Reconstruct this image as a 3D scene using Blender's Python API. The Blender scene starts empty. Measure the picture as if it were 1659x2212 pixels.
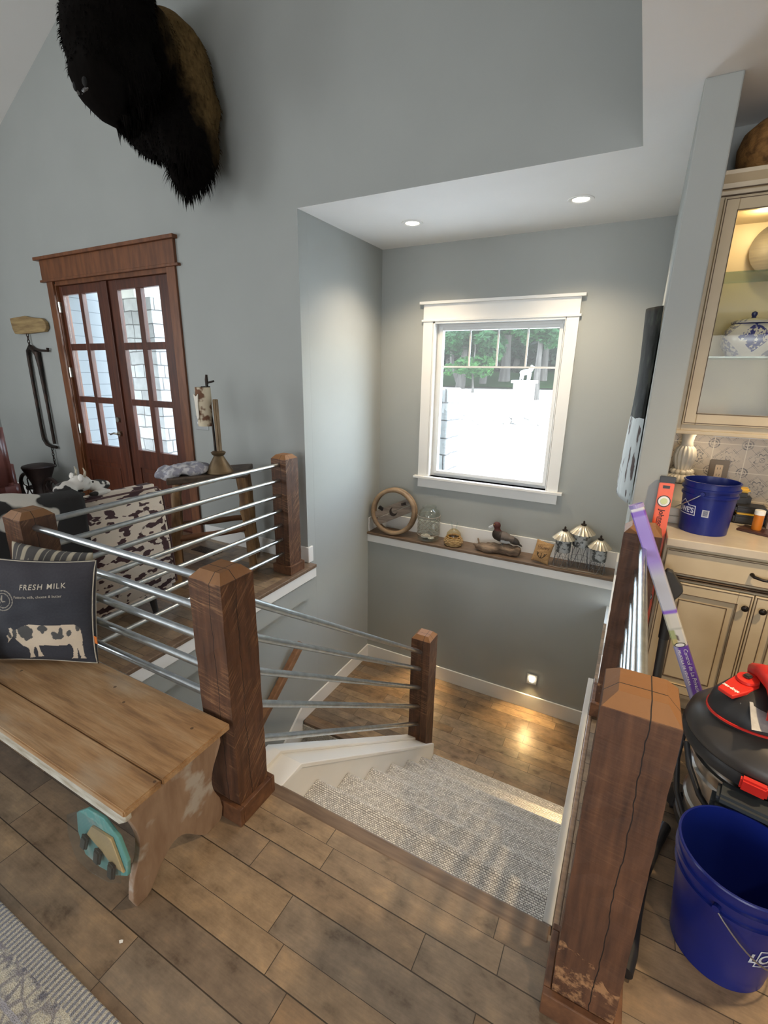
import bpy, bmesh, math, random
from mathutils import Vector, Matrix, Euler, noise
PI = math.pi
random.seed(7)
SC = bpy.context.scene
COL = SC.collection

# ------------------------------------------------------------------ camera
cam_d = bpy.data.cameras.new('camera'); cam = bpy.data.objects.new('camera', cam_d); COL.objects.link(cam)
CR = ((0.88154, 0.47184, 0.01582), (0.14793, -0.24425, -0.95836), (-0.44833, 0.84718, -0.28511))
cm = Matrix.Identity(4)
for i in range(3):
    cm[i][0] = CR[0][i]; cm[i][1] = -CR[1][i]; cm[i][2] = -CR[2][i]
cm = cm.to_3x3().to_quaternion().to_matrix().to_4x4()
cm.translation = (0, 0, 1.6)
cam.matrix_world = cm
cam_d.sensor_fit = 'HORIZONTAL'; cam_d.sensor_width = 36.0; cam_d.lens = 1011.7 * 36 / 1659
cam_d.clip_start = 0.02; cam_d.clip_end = 300
SC.camera = cam

# ------------------------------------------------------------------ world, sun, window light, exposure
w = bpy.data.worlds.new('world'); SC.world = w; w.use_nodes = True
nt = w.node_tree; bg = nt.nodes['Background']
sky = nt.nodes.new('ShaderNodeTexSky'); sky.sky_type = 'NISHITA'; sky.sun_disc = False
sky.sun_elevation = math.radians(58); sky.sun_rotation = math.radians(160)
hsv = nt.nodes.new('ShaderNodeHueSaturation'); hsv.inputs['Saturation'].default_value = .5
nt.links.new(sky.outputs[0], hsv.inputs['Color']); nt.links.new(hsv.outputs[0], bg.inputs[0]); bg.inputs[1].default_value = 2.9
SC.view_settings.view_transform = 'Standard'; SC.view_settings.look = 'None'
SC.view_settings.gamma = 1; SC.view_settings.use_curve_mapping = False
SC.view_settings.exposure = 0.45

def lamp(name, kind, loc, energy, color, rot=None, target=None, **kw):
    d = bpy.data.lights.new(name, kind); o = bpy.data.objects.new(name, d); COL.objects.link(o)
    o.location = loc; d.energy = energy; d.color = color
    if target is not None:
        o.rotation_euler = (Vector(target) - Vector(loc)).to_track_quat('-Z', 'Y').to_euler()
    elif rot: o.rotation_euler = rot
    for k, v in kw.items(): setattr(d, k, v)
    return o
lamp('sun', 'SUN', (0, 0, 30), 3.0, (1, .96, .9), target=(-9, 12, 4), angle=math.radians(.6))
# daylight through the great-room windows behind the camera and on the left
lamp('window_daylight', 'AREA', (-3.6, -5.3, 1.7), 86, (.95, .98, 1), target=(-3.6, 0, 1.2), shape='RECTANGLE', size=4.2, size_y=2.6)
lamp('patio_door_daylight', 'AREA', (.9, -5.3, 1.3), 95, (.97, .98, 1), target=(.7, 0, 1.9), shape='RECTANGLE', size=2.6, size_y=2.1)
lamp('gable_window_daylight', 'AREA', (-6.9, -1.4, 1.7), 78, (.93, .97, 1), target=(-2.5, 1.2, .9), shape='RECTANGLE', size=2.2, size_y=2.0)

# ------------------------------------------------------------------ material helpers
def newmat(name):
    m = bpy.data.materials.new(name); m.use_nodes = True
    return m, m.node_tree, m.node_tree.nodes['Principled BSDF']
def N(nt, kind, **kw):
    n = nt.nodes.new(kind)
    for k, v in kw.items(): setattr(n, k, v)
    return n
def setin(n, **kw):
    for k, v in kw.items(): n.inputs[k.replace('_', ' ')].default_value = v
def coords(nt, scale=(1, 1, 1), rot=(0, 0, 0)):
    tc = N(nt, 'ShaderNodeTexCoord'); mp = N(nt, 'ShaderNodeMapping')
    mp.inputs['Scale'].default_value = scale; mp.inputs['Rotation'].default_value = rot
    nt.links.new(tc.outputs['Object'], mp.inputs['Vector']); return mp.outputs[0]
def ramp(nt, fac, stops):
    r = N(nt, 'ShaderNodeValToRGB'); e = r.color_ramp.elements
    while len(e) < len(stops): e.new(.5)
    for i, (p, c) in enumerate(stops):
        e[i].position = p; e[i].color = (*c, 1) if len(c) == 3 else c
    nt.links.new(fac, r.inputs[0]); return r.outputs[0]
def mix(nt, fac, a, b, mode='MIX'):
    m = N(nt, 'ShaderNodeMix', data_type='RGBA', blend_type=mode)
    for sock, v in ((m.inputs[0], fac), (m.inputs[6], a), (m.inputs[7], b)):
        if isinstance(v, (int, float)): sock.default_value = v
        elif isinstance(v, tuple): sock.default_value = (*v, 1)
        else: nt.links.new(v, sock)
    return m.outputs[2]
def math_n(nt, op, a, b=None, c=None):
    m = N(nt, 'ShaderNodeMath', operation=op)
    for i, v in enumerate((a, b, c)):
        if v is None: continue
        if isinstance(v, (int, float)): m.inputs[i].default_value = v
        else: nt.links.new(v, m.inputs[i])
    return m.outputs[0]
def bump(nt, bs, h, strength=.3, dist=.002):
    b = N(nt, 'ShaderNodeBump'); b.inputs['Strength'].default_value = strength; b.inputs['Distance'].default_value = dist
    nt.links.new(h, b.inputs['Height']); nt.links.new(b.outputs[0], bs.inputs['Normal'])
def noise_t(nt, vec, scale, detail=3, rough=.55):
    n = N(nt, 'ShaderNodeTexNoise'); setin(n, Scale=scale, Detail=detail, Roughness=rough)
    nt.links.new(vec, n.inputs['Vector']); return n.outputs[0]
MC = {}
def pm(name, c, c2=None, scale=6, rough=.5, metal=0, bmp=0, bscale=60, bdist=.002, stretch=(1, 1, 1), lo=.35, hi=.65, **kw):
    if name in MC: return MC[name]
    m, nt, bs = newmat(name); setin(bs, Roughness=rough, Metallic=metal)
    for k, v in kw.items(): bs.inputs[k.replace('_', ' ')].default_value = v
    v = coords(nt, stretch)
    f = noise_t(nt, v, scale)
    if c2 is None: c2 = tuple(x * .9 for x in c)
    nt.links.new(ramp(nt, f, [(lo, c2), (hi, c)]), bs.inputs['Base Color'])
    if bmp: bump(nt, bs, noise_t(nt, v, bscale, 4), bmp, bdist)
    MC[name] = m; return m
def emis(name, col, strength):
    m, nt, bs = newmat(name)
    setin(bs, Base_Color=(*col, 1)); bs.inputs['Emission Color'].default_value = (*col, 1); bs.inputs['Emission Strength'].default_value = strength
    return m
def glassmat(name, tint=(.95, .98, .97), refl=.08, rough=0.02):
    m = bpy.data.materials.new(name); m.use_nodes = True; nt = m.node_tree; nt.nodes.clear()
    out = N(nt, 'ShaderNodeOutputMaterial'); mx = N(nt, 'ShaderNodeMixShader'); t = N(nt, 'ShaderNodeBsdfTransparent'); g = N(nt, 'ShaderNodeBsdfGlossy')
    t.inputs[0].default_value = (*tint, 1); g.inputs['Roughness'].default_value = rough
    lw = N(nt, 'ShaderNodeLayerWeight'); lw.inputs[0].default_value = .5
    a = math_n(nt, 'ADD', math_n(nt, 'MULTIPLY', math_n(nt, 'POWER', lw.outputs['Facing'], 5), .75), refl * .5)
    nt.links.new(a, mx.inputs[0]); nt.links.new(t.outputs[0], mx.inputs[1]); nt.links.new(g.outputs[0], mx.inputs[2]); nt.links.new(mx.outputs[0], out.inputs[0])
    return m
def planks(name, row, length, cols, rough=.38, mottle=.85, gap=(.045, .032, .02), yoff=0):
    m, nt, bs = newmat(name); setin(bs, Roughness=rough)
    tc = N(nt, 'ShaderNodeTexCoord'); sp = N(nt, 'ShaderNodeSeparateXYZ'); nt.links.new(tc.outputs['Object'], sp.inputs[0])
    X, Y = sp.outputs[0], sp.outputs[1]
    r0 = math_n(nt, 'DIVIDE', math_n(nt, 'SUBTRACT', Y, yoff), row); rf = math_n(nt, 'FRACT', r0)
    g1 = math_n(nt, 'GREATER_THAN', rf, .39); g2 = math_n(nt, 'GREATER_THAN', rf, .73)
    ri = math_n(nt, 'ADD', math_n(nt, 'MULTIPLY', math_n(nt, 'FLOOR', r0), 3), math_n(nt, 'ADD', g1, g2))
    gd = math_n(nt, 'MINIMUM', math_n(nt, 'MINIMUM', rf, math_n(nt, 'ABSOLUTE', math_n(nt, 'SUBTRACT', rf, .39))), math_n(nt, 'ABSOLUTE', math_n(nt, 'SUBTRACT', rf, .73)))
    wn = N(nt, 'ShaderNodeTexWhiteNoise', noise_dimensions='1D'); nt.links.new(ri, wn.inputs['W'])
    off = math_n(nt, 'MULTIPLY', wn.outputs[0], 7.3)
    q = math_n(nt, 'ADD', math_n(nt, 'DIVIDE', X, length), off); qi = math_n(nt, 'FLOOR', q)
    cb = N(nt, 'ShaderNodeCombineXYZ'); nt.links.new(ri, cb.inputs[0]); nt.links.new(qi, cb.inputs[1])
    w2 = N(nt, 'ShaderNodeTexWhiteNoise', noise_dimensions='2D'); nt.links.new(cb.outputs[0], w2.inputs['Vector'])
    n = len(cols); col = ramp(nt, w2.outputs[0], [(i / max(1, n - 1), c) for i, c in enumerate(cols)])
    cb2 = N(nt, 'ShaderNodeCombineXYZ')
    nt.links.new(math_n(nt, 'ADD', math_n(nt, 'MULTIPLY', X, 1.0), math_n(nt, 'MULTIPLY', w2.outputs[0], 37)), cb2.inputs[0])
    nt.links.new(math_n(nt, 'MULTIPLY', Y, 1.5), cb2.inputs[1])
    g = noise_t(nt, cb2.outputs[0], 8.5, 5, .66)
    cb3 = N(nt, 'ShaderNodeCombineXYZ')
    nt.links.new(math_n(nt, 'MULTIPLY', X, 3.0), cb3.inputs[0]); nt.links.new(math_n(nt, 'MULTIPLY', Y, 60), cb3.inputs[1])
    g2 = noise_t(nt, cb3.outputs[0], 3, 4, .6)
    c1 = mix(nt, mottle, col, ramp(nt, g, [(.30, (.36, .31, .27)), (.42, (.76, .74, .72)), (.55, (1.02, 1.0, .97)), (.68, (1.36, 1.28, 1.14))]), 'MULTIPLY')
    c2 = mix(nt, .3, c1, ramp(nt, g2, [(.3, (.62, .6, .58)), (.7, (1.15, 1.15, 1.15))]), 'MULTIPLY')
    fq = math_n(nt, 'FRACT', q)
    e1 = math_n(nt, 'LESS_THAN', gd, .0055); e2 = math_n(nt, 'LESS_THAN', fq, .0042)
    e = math_n(nt, 'MAXIMUM', e1, e2)
    c3 = mix(nt, e, c2, gap)
    nt.links.new(c3, bs.inputs['Base Color'])
    h = math_n(nt, 'SUBTRACT', math_n(nt, 'MULTIPLY', g, .5), e)
    bump(nt, bs, h, .35, .002)
    return m
def cowhide(name, base, spot, scale, thr, soft=.02, stretch=(1, 1, 1)):
    m, nt, bs = newmat(name); setin(bs, Roughness=.85)
    v = coords(nt, stretch); f = noise_t(nt, v, scale, 2.0, .45)
    nt.links.new(ramp(nt, f, [(thr - soft, base), (thr + soft, spot)]), bs.inputs['Base Color'])
    bump(nt, bs, noise_t(nt, v, 180, 3), .3, .002); return m
def vcolmat(name, rough=.85, bscale=300, bstr=.25):
    m, nt, bs = newmat(name); setin(bs, Roughness=rough)
    a = N(nt, 'ShaderNodeVertexColor', layer_name='Col'); nt.links.new(a.outputs[0], bs.inputs['Base Color'])
    bump(nt, bs, noise_t(nt, coords(nt), bscale, 3), bstr, .001); return m

# ------------------------------------------------------------------ mesh helpers
class MB:
    def __init__(s): s.bm = bmesh.new()
    def box(s, a, b, M=None, bev=0):
        a = Vector(a); b = Vector(b); c = (a + b) / 2; d = b - a
        T = Matrix.Translation(c) @ Matrix.Diagonal((d.x, d.y, d.z, 1))
        if M is not None: T = M @ T
        r = bmesh.ops.create_cube(s.bm, size=1, matrix=T)
        if bev:
            es = list({e for v in r['verts'] for e in v.link_edges})
            bmesh.ops.bevel(s.bm, geom=es, offset=bev, segments=2, affect='EDGES', clamp_overlap=True)
        return s
    def poly(s, pts, d):
        """polygon pts extruded by vector d"""
        d = Vector(d); v0 = [s.bm.verts.new(p) for p in pts]; v1 = [s.bm.verts.new(Vector(p) + d) for p in pts]
        n = len(pts)
        s.bm.faces.new(v0[::-1]); s.bm.faces.new(v1)
        for i in range(n): s.bm.faces.new((v0[i], v0[(i + 1) % n], v1[(i + 1) % n], v1[i]))
        return s
    def tube(s, pts, r, seg=12, cap=True, closed=False):
        pts = [Vector(p) for p in pts]; n = len(pts)
        rs = r if isinstance(r, (list, tuple)) else [r] * n
        rings = []; up = None
        for i, p in enumerate(pts):
            if closed: t = pts[(i + 1) % n] - pts[i - 1]
            else: t = pts[min(i + 1, n - 1)] - pts[max(i - 1, 0)]
            t.normalize()
            if up is None: up = t.orthogonal().normalized()
            else:
                up = (up - t * up.dot(t))
                up = up.normalized() if up.length > 1e-6 else t.orthogonal().normalized()
            q = t.cross(up)
            rings.append([s.bm.verts.new(p + (up * math.cos(2 * PI * k / seg) + q * math.sin(2 * PI * k / seg)) * rs[i]) for k in range(seg)])
        m = n if closed else n - 1
        for i in range(m):
            A, B = rings[i], rings[(i + 1) % n]
            off = 0
            if closed and i == n - 1:
                off = min(range(seg), key=lambda o: (A[0].co - B[o].co).length)
            for k in range(seg): s.bm.faces.new((A[k], A[(k + 1) % seg], B[(k + 1 + off) % seg], B[(k + off) % seg]))
        if cap and not closed: s.bm.faces.new(rings[0][::-1]); s.bm.faces.new(rings[-1])
        return s
    def cyl(s, p0, p1, r0, r1=None, seg=20, cap=True): return s.tube([p0, p1], [r0, r0 if r1 is None else r1], seg, cap)
    def lathe(s, prof, c=(0, 0, 0), seg=32, M=None, flute=0, nfl=12):
        """prof: list of (r, z)"""
        c = Vector(c); rings = []
        for r, z in prof:
            ring = []
            if r < 1e-5:
                p = Vector((0, 0, z)); p = (M @ p) if M is not None else p + c
                rings.append([s.bm.verts.new(p)]); continue
            for k in range(seg):
                a = 2 * PI * k / seg; rr = r * (1 + flute * math.cos(nfl * a))
                p = Vector((rr * math.cos(a), rr * math.sin(a), z)); p = (M @ p) if M is not None else p + c
                ring.append(s.bm.verts.new(p))
            rings.append(ring)
        for A, B in zip(rings, rings[1:]):
            if len(A) == 1 and len(B) == 1: continue
            for k in range(seg):
                k2 = (k + 1) % seg
                if len(A) == 1: s.bm.faces.new((A[0], B[k2], B[k]))
                elif len(B) == 1: s.bm.faces.new((A[k], A[k2], B[0]))
                else: s.bm.faces.new((A[k], A[k2], B[k2], B[k]))
        return s
    def ell(s, c, r, rot=(0, 0, 0), u=20, v=14):
        T = Matrix.Translation(c) @ Euler(rot).to_matrix().to_4x4() @ Matrix.Diagonal((r[0], r[1], r[2], 1))
        bmesh.ops.create_uvsphere(s.bm, u_segments=u, v_segments=v, radius=1, matrix=T); return s
    def grid(s, fn, nu, nv, closed_u=False):
        vs = [[s.bm.verts.new(fn(i / nu, j / nv)) for j in range(nv + 1)] for i in range(nu + (0 if closed_u else 1))]
        for i in range(nu):
            for j in range(nv):
                i2 = (i + 1) % len(vs)
                s.bm.faces.new((vs[i][j], vs[i2][j], vs[i2][j + 1], vs[i][j + 1]))
        return s
    def text(s, body, size, fn, align='LEFT', bold=0, spacing=1):
        c = bpy.data.curves.new('t', 'FONT'); c.body = body; c.size = size; c.align_x = align; c.offset = bold; c.space_character = spacing; c.resolution_u = 3
        o = bpy.data.objects.new('t', c); COL.objects.link(o)
        dg = bpy.context.evaluated_depsgraph_get(); me = bpy.data.meshes.new_from_object(o.evaluated_get(dg))
        vs = [s.bm.verts.new(fn(v.co.x, v.co.y)) for v in me.vertices]
        for p in me.polygons:
            try: s.bm.faces.new([vs[i] for i in p.vertices])
            except ValueError: pass
        bpy.data.objects.remove(o); bpy.data.curves.remove(c); bpy.data.meshes.remove(me)
        return s
OFF = {}
def thing(name, label, cat, loc=(0, 0, 0), group=None):
    o = bpy.data.objects.new(name, None); COL.objects.link(o); o.location = loc; o.empty_display_size = .05
    o['label'] = label; o['category'] = cat
    if group: o['group'] = group
    OFF[o.name] = Vector(loc); return o
def build(name, mb, mat, parent=None, smooth=False, label=None, cat=None, group=None, kind=None, bevel=0, origin=None, norm=True):
    bm = mb.bm
    if norm: bmesh.ops.recalc_face_normals(bm, faces=bm.faces)
    if parent is not None: off = OFF[parent.name]
    elif origin is not None: off = Vector(origin)
    else:
        xs = [v.co for v in bm.verts]
        off = Vector(((min(v.x for v in xs) + max(v.x for v in xs)) / 2, (min(v.y for v in xs) + max(v.y for v in xs)) / 2, min(v.z for v in xs)))
    bmesh.ops.translate(bm, verts=bm.verts, vec=-off)
    me = bpy.data.meshes.new(name); bm.to_mesh(me); bm.free()
    mats = mat if isinstance(mat, list) else [mat]
    for m in mats: me.materials.append(m)
    if smooth:
        me.polygons.foreach_set('use_smooth', [True] * len(me.polygons))
    o = bpy.data.objects.new(name, me); COL.objects.link(o)
    if parent is not None:
        o.parent = parent; OFF[o.name] = off
    else:
        o.location = off; OFF[o.name] = off
    if bevel:
        b = o.modifiers.new('b', 'BEVEL'); b.width = bevel; b.segments = 2; b.limit_method = 'ANGLE'; b.angle_limit = math.radians(40)
    if smooth and smooth != 'full':
        me.set_sharp_from_angle(angle=math.radians(40))
    if label: o['label'] = label
    if cat: o['category'] = cat
    if group: o['group'] = group
    if kind: o['kind'] = kind
    return o
def part_offset(o, off): OFF[o.name] = off
def struct(name, mb, mat, bevel=0, smooth=False, origin=(0, 0, 0)): return build(name, mb, mat, kind='structure', bevel=bevel, smooth=smooth, origin=origin)
def bake(o):
    dg = bpy.context.evaluated_depsgraph_get(); me = bpy.data.meshes.new_from_object(o.evaluated_get(dg))
    o.modifiers.clear(); o.data = me
def blobbed(name, mb, mat, voxel, parent=None, smooth_it=4, disp=0, dscale=8, **kw):
    o = build(name, mb, mat, parent=parent, smooth='full', **kw)
    r = o.modifiers.new('r', 'REMESH'); r.mode = 'VOXEL'; r.voxel_size = voxel; r.use_smooth_shade = True
    if smooth_it:
        sm = o.modifiers.new('s', 'SMOOTH'); sm.iterations = smooth_it; sm.factor = .5
    bpy.context.view_layer.update(); bake(o)
    if disp:
        me = o.data; vn = [v.normal.copy() for v in me.vertices]
        for v, nn in zip(me.vertices, vn):
            v.co += nn * disp * noise.noise(v.co * dscale)
    o.data.polygons.foreach_set('use_smooth', [True] * len(o.data.polygons))
    return o
def copy_tree(o, loc=None, label=None):
    def rec(src, par):
        c = src.copy(); COL.objects.link(c); c.parent = par
        for ch in [x for x in bpy.data.objects if x.parent == src]: rec(ch, c)
        return c
    r = rec(o, None)
    if loc is not None: r.location = loc
    if label: r['label'] = label
    return r

# ------------------------------------------------------------------ materials
GREY = pm('grey_wall_paint', (.378, .398, .384), (.363, .383, .369), scale=2, rough=.75, bmp=.18, bscale=180, bdist=.002)
CEIL = pm('white_ceiling_paint', (.86, .855, .84), (.84, .835, .82), scale=2, rough=.8, bmp=.12, bscale=150, bdist=.002)
WHITE = pm('white_trim_paint', (.86, .86, .84), (.83, .83, .81), scale=3, rough=.4)
FLOOR = planks('plank_floor', .308, .60, [(.185, .12, .07), (.285, .205, .135), (.215, .172, .13), (.33, .235, .145), (.245, .18, .122), (.155, .122, .095), (.275, .188, .115)], rough=.38, yoff=1.018)
NOSE = pm('stained_nosing_wood', (.20, .135, .09), (.13, .085, .055), scale=5, rough=.42, stretch=(1, 12, 12))
METAL = pm('galvanized_pipe', (.60, .64, .66), (.48, .52, .55), scale=25, rough=.30, metal=1, bmp=.05, bscale=90)
DARKMETAL = pm('black_iron', (.02, .018, .016), (.05, .03, .022), scale=12, rough=.5, metal=.6, bmp=.2, bscale=60)
BLACKPL = pm('black_plastic', (.022, .022, .024), (.015, .015, .016), scale=5, rough=.42)
REDPL = pm('red_plastic', (.72, .03, .02), (.62, .025, .018), scale=3, rough=.35)
BLUEPL = pm('blue_plastic', (.006, .016, .17), (.005, .013, .14), scale=3, rough=.3)
WHITEINK = pm('white_ink', (.62, .66, .72), (.55, .6, .66), scale=20, rough=.6)
GLASS = glassmat('window_glass')
def post_mat(POSTTOP=.9505, kf=.62, scuff=0):
    m, nt, bs = newmat('rough_sawn_timber'); setin(bs, Roughness=.6)
    tc = N(nt, 'ShaderNodeTexCoord'); O = tc.outputs['Object']
    sp = N(nt, 'ShaderNodeSeparateXYZ'); nt.links.new(O, sp.inputs[0]); X, Y, Z = sp.outputs
    oi = N(nt, 'ShaderNodeObjectInfo')
    rnd = math_n(nt, 'MULTIPLY', oi.outputs['Random'], 50)
    va = N(nt, 'ShaderNodeVectorMath', operation='ADD'); nt.links.new(O, va.inputs[0])
    cx = N(nt, 'ShaderNodeCombineXYZ'); nt.links.new(rnd, cx.inputs[2]); nt.links.new(cx.outputs[0], va.inputs[1])
    P = va.outputs[0]
    mp = N(nt, 'ShaderNodeMapping'); mp.inputs['Scale'].default_value = (14, 14, 1.6); nt.links.new(P, mp.inputs[0])
    g = noise_t(nt, mp.outputs[0], 3, 5)
    col = ramp(nt, g, [(.25, (.040, .017, .010)), (.5, (.085, .036, .018)), (.75, (.140, .060, .028))])
    # diagonal saw kerfs: z + y*1.1 + x*.25 stripes
    d = math_n(nt, 'ADD', math_n(nt, 'SUBTRACT', Z, math_n(nt, 'MULTIPLY', Y, 1.05)), math_n(nt, 'MULTIPLY', X, .12))
    cz = N(nt, 'ShaderNodeCombineXYZ'); nt.links.new(math_n(nt, 'MULTIPLY', d, 62), cz.inputs[0])
    nt.links.new(math_n(nt, 'MULTIPLY', X, 4), cz.inputs[1]); nt.links.new(math_n(nt, 'MULTIPLY', Y, 7), cz.inputs[2])
    kerf = noise_t(nt, cz.outputs[0], 1.7, 4, .72)
    patch = noise_t(nt, P, 6, 3)
    k = math_n(nt, 'MULTIPLY', ramp(nt, kerf, [(.49, (0, 0, 0)), (.66, (1, 1, 1))]), ramp(nt, patch, [(.42, (0, 0, 0)), (.58, (1, 1, 1))]))
    if scuff:
        lowz = math_n(nt, 'LESS_THAN', math_n(nt, 'ADD', Z, math_n(nt, 'MULTIPLY', patch, .3)), .36)
        k = math_n(nt, 'MAXIMUM', math_n(nt, 'MULTIPLY', k, kf), math_n(nt, 'MULTIPLY', math_n(nt, 'MULTIPLY', lowz, ramp(nt, noise_t(nt, P, 22, 4, .7), [(.50, (0, 0, 0)), (.62, (1, 1, 1))])), .75))
    else: k = math_n(nt, 'MULTIPLY', k, kf)
    col = mix(nt, k, col, (.40, .215, .10))
    # end grain of the chamfered top is paler
    top = math_n(nt, 'GREATER_THAN', Z, POSTTOP)
    col = mix(nt, math_n(nt, 'MULTIPLY', top, .85), col, (.27, .125, .045))
    # two drying cracks, wandering with height
    cr = None
    for A, ph in ((X, .018), (Y, -.012)):
        cc = N(nt, 'ShaderNodeCombineXYZ'); nt.links.new(math_n(nt, 'ADD', Z, rnd), cc.inputs[0])
        nz = noise_t(nt, cc.outputs[0], 3.2, 4, .6)
        q = math_n(nt, 'ABSOLUTE', math_n(nt, 'SUBTRACT', math_n(nt, 'SUBTRACT', A, ph), math_n(nt, 'MULTIPLY', math_n(nt, 'SUBTRACT', nz, .5), .05)))
        t = math_n(nt, 'LESS_THAN', q, .0012)
        cr = t if cr is None else math_n(nt, 'MAXIMUM', cr, t)
    col = mix(nt, cr, col, (.008, .004, .003))
    nt.links.new(col, bs.inputs['Base Color'])
    bump(nt, bs, math_n(nt, 'SUBTRACT', math_n(nt, 'ADD', math_n(nt, 'MULTIPLY', kerf, .6), g), math_n(nt, 'MULTIPLY', cr, 2)), .5, .002)
    return m
POST = post_mat(); POST_PLAIN = post_mat(kf=.12, scuff=1)
PLINTH = pm('plinth_wood', (.17, .075, .034), (.09, .038, .018), scale=4, rough=.55, stretch=(6, 6, 6), bmp=.2, bscale=50)
DOORW = pm('mahogany_stained_wood', (.115, .034, .016), (.06, .018, .010), scale=3, rough=.38, stretch=(10, 10, 1))
CASING = pm('knotty_alder_casing', (.20, .072, .026), (.12, .042, .016), scale=3, rough=.42, stretch=(8, 8, 1.2))
HANDR = pm('handrail_wood', (.30, .155, .08), (.20, .10, .05), scale=4, rough=.4, stretch=(8, 2, 8))
def bench_top():
    m, nt, bs = newmat('worn_bench_top_wood'); setin(bs, Roughness=.55)
    a = noise_t(nt, coords(nt, (1.2, 8, 8)), 4, 5); g = noise_t(nt, coords(nt, (3, 70, 70)), 3, 4, .65)
    c = ramp(nt, a, [(.28, (.24, .135, .065)), (.48, (.40, .235, .11)), (.7, (.47, .31, .17))])
    c = mix(nt, .55, c, ramp(nt, g, [(.3, (.62, .58, .54)), (.65, (1.15, 1.15, 1.15))]), 'MULTIPLY')
    pale = ramp(nt, noise_t(nt, coords(nt, (1, 2.5, 1)), 3.2, 4), [(.52, (0, 0, 0)), (.68, (1, 1, 1))]); c = mix(nt, math_n(nt, 'MULTIPLY', pale, .45), c, (.46, .38, .28))
    vo = N(nt, 'ShaderNodeTexVoronoi'); setin(vo, Scale=9); nt.links.new(coords(nt, (1, 1, 0)), vo.inputs['Vector'])
    c = mix(nt, math_n(nt, 'MULTIPLY', math_n(nt, 'LESS_THAN', vo.outputs['Distance'], .055), .75), c, (.05, .028, .016))
    nt.links.new(c, bs.inputs['Base Color']); bump(nt, bs, g, .25, .002); return m
BENCHT = bench_top()
def bench_side():
    m, nt, bs = newmat('worn_painted_wood'); setin(bs, Roughness=.65)
    v = coords(nt, (9, 9, 1.5)); g = noise_t(nt, v, 3, 5)
    c = ramp(nt, g, [(.3, (.24, .15, .095)), (.7, (.36, .25, .17))])
    p = noise_t(nt, coords(nt, (1, 1, 1)), 7, 4)
    c = mix(nt, ramp(nt, p, [(.58, (0, 0, 0)), (.66, (1, 1, 1))]), c, (.44, .40, .35))
    nt.links.new(c, bs.inputs['Base Color']); bump(nt, bs, g, .3, .002); return m
BENCHS = bench_side()
def carpet():
    m, nt, bs = newmat('woven_carpet'); setin(bs, Roughness=.95)
    tc = N(nt, 'ShaderNodeTexCoord'); sp = N(nt, 'ShaderNodeSeparateXYZ'); nt.links.new(tc.outputs['Object'], sp.inputs[0])
    cb = N(nt, 'ShaderNodeCombineXYZ'); nt.links.new(sp.outputs[0], cb.inputs[0]); nt.links.new(math_n(nt, 'SUBTRACT', sp.outputs[1], sp.outputs[2]), cb.inputs[1])
    nz = N(nt, 'ShaderNodeTexNoise'); setin(nz, Scale=60.0); nt.links.new(cb.outputs[0], nz.inputs['Vector'])
    ad = mix(nt, .006, cb.outputs[0], nz.outputs['Color'], 'ADD')
    br = N(nt, 'ShaderNodeTexBrick'); setin(br, Scale=1.0, Mortar_Size=.0017, Mortar_Smooth=.8, Row_Height=.0075, Brick_Width=.0125, Bias=0.0)
    br.inputs['Color1'].default_value = (.88, .86, .81, 1); br.inputs['Color2'].default_value = (.58, .56, .52, 1); br.inputs['Mortar'].default_value = (.20, .19, .18, 1)
    nt.links.new(ad, br.inputs['Vector'])
    c = mix(nt, .35, br.outputs[0], ramp(nt, noise_t(nt, tc.outputs['Object'], 70, 2), [(.35, (.7, .7, .7)), (.65, (1.2, 1.19, 1.16))]), 'MULTIPLY')
    nt.links.new(c, bs.inputs['Base Color'])
    bump(nt, bs, math_n(nt, 'SUBTRACT', 1, br.outputs['Fac']), .6, .003); return m
CARPET = carpet()

# ------------------------------------------------------------------ setting: floors, walls, ceiling
XL, A, W, HC, WL, LZ = -2.357, 3.056, 4.335, 2.71, 4.10, -1.535
XBR, Y0S = -1.071, 1.138         # left side of the stair flight, top nosing
f = MB()
f.box((-7.3, -6, -.28), (4, Y0S - .03, 0)).box((-7.3, Y0S - .03, -.28), (-2.30, A, 0)).box((.0, Y0S - .03, -.28), (4, 3.2, 0))
struct('floor', f, FLOOR)
l = MB(); l.box((-2.5, 2.905, LZ - .2), (.2, WL + .2, LZ)); struct('floor_landing', l, FLOOR)
l = MB(); l.box((-2.6, .3, -3.3), (.3, 4.4, -3.1)); struct('floor_lower', l, FLOOR)
wa = MB()
DX0, DX1, DZ1 = -5.52, -3.745, 2.445   # door opening
wa.box((-7.3, A, -.28), (DX0, A + .105, 7)).box((DX1, A, -.28), (XL, A + .105, 7)).box((DX0, A, DZ1), (DX1, A + .105, 7)).box((XL, A, HC + .0008), (.0, A + .16, 7))
struct('wall_back', wa, GREY)
o = MB(); o.box((XL - .16, A + .1055, -3.2), (XL, W + .16, 2.75)); o.box((XL - .16, .9, -3.2), (XL, A + .105, -.2805)); struct('wall_alcove_left', o, GREY)
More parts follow.
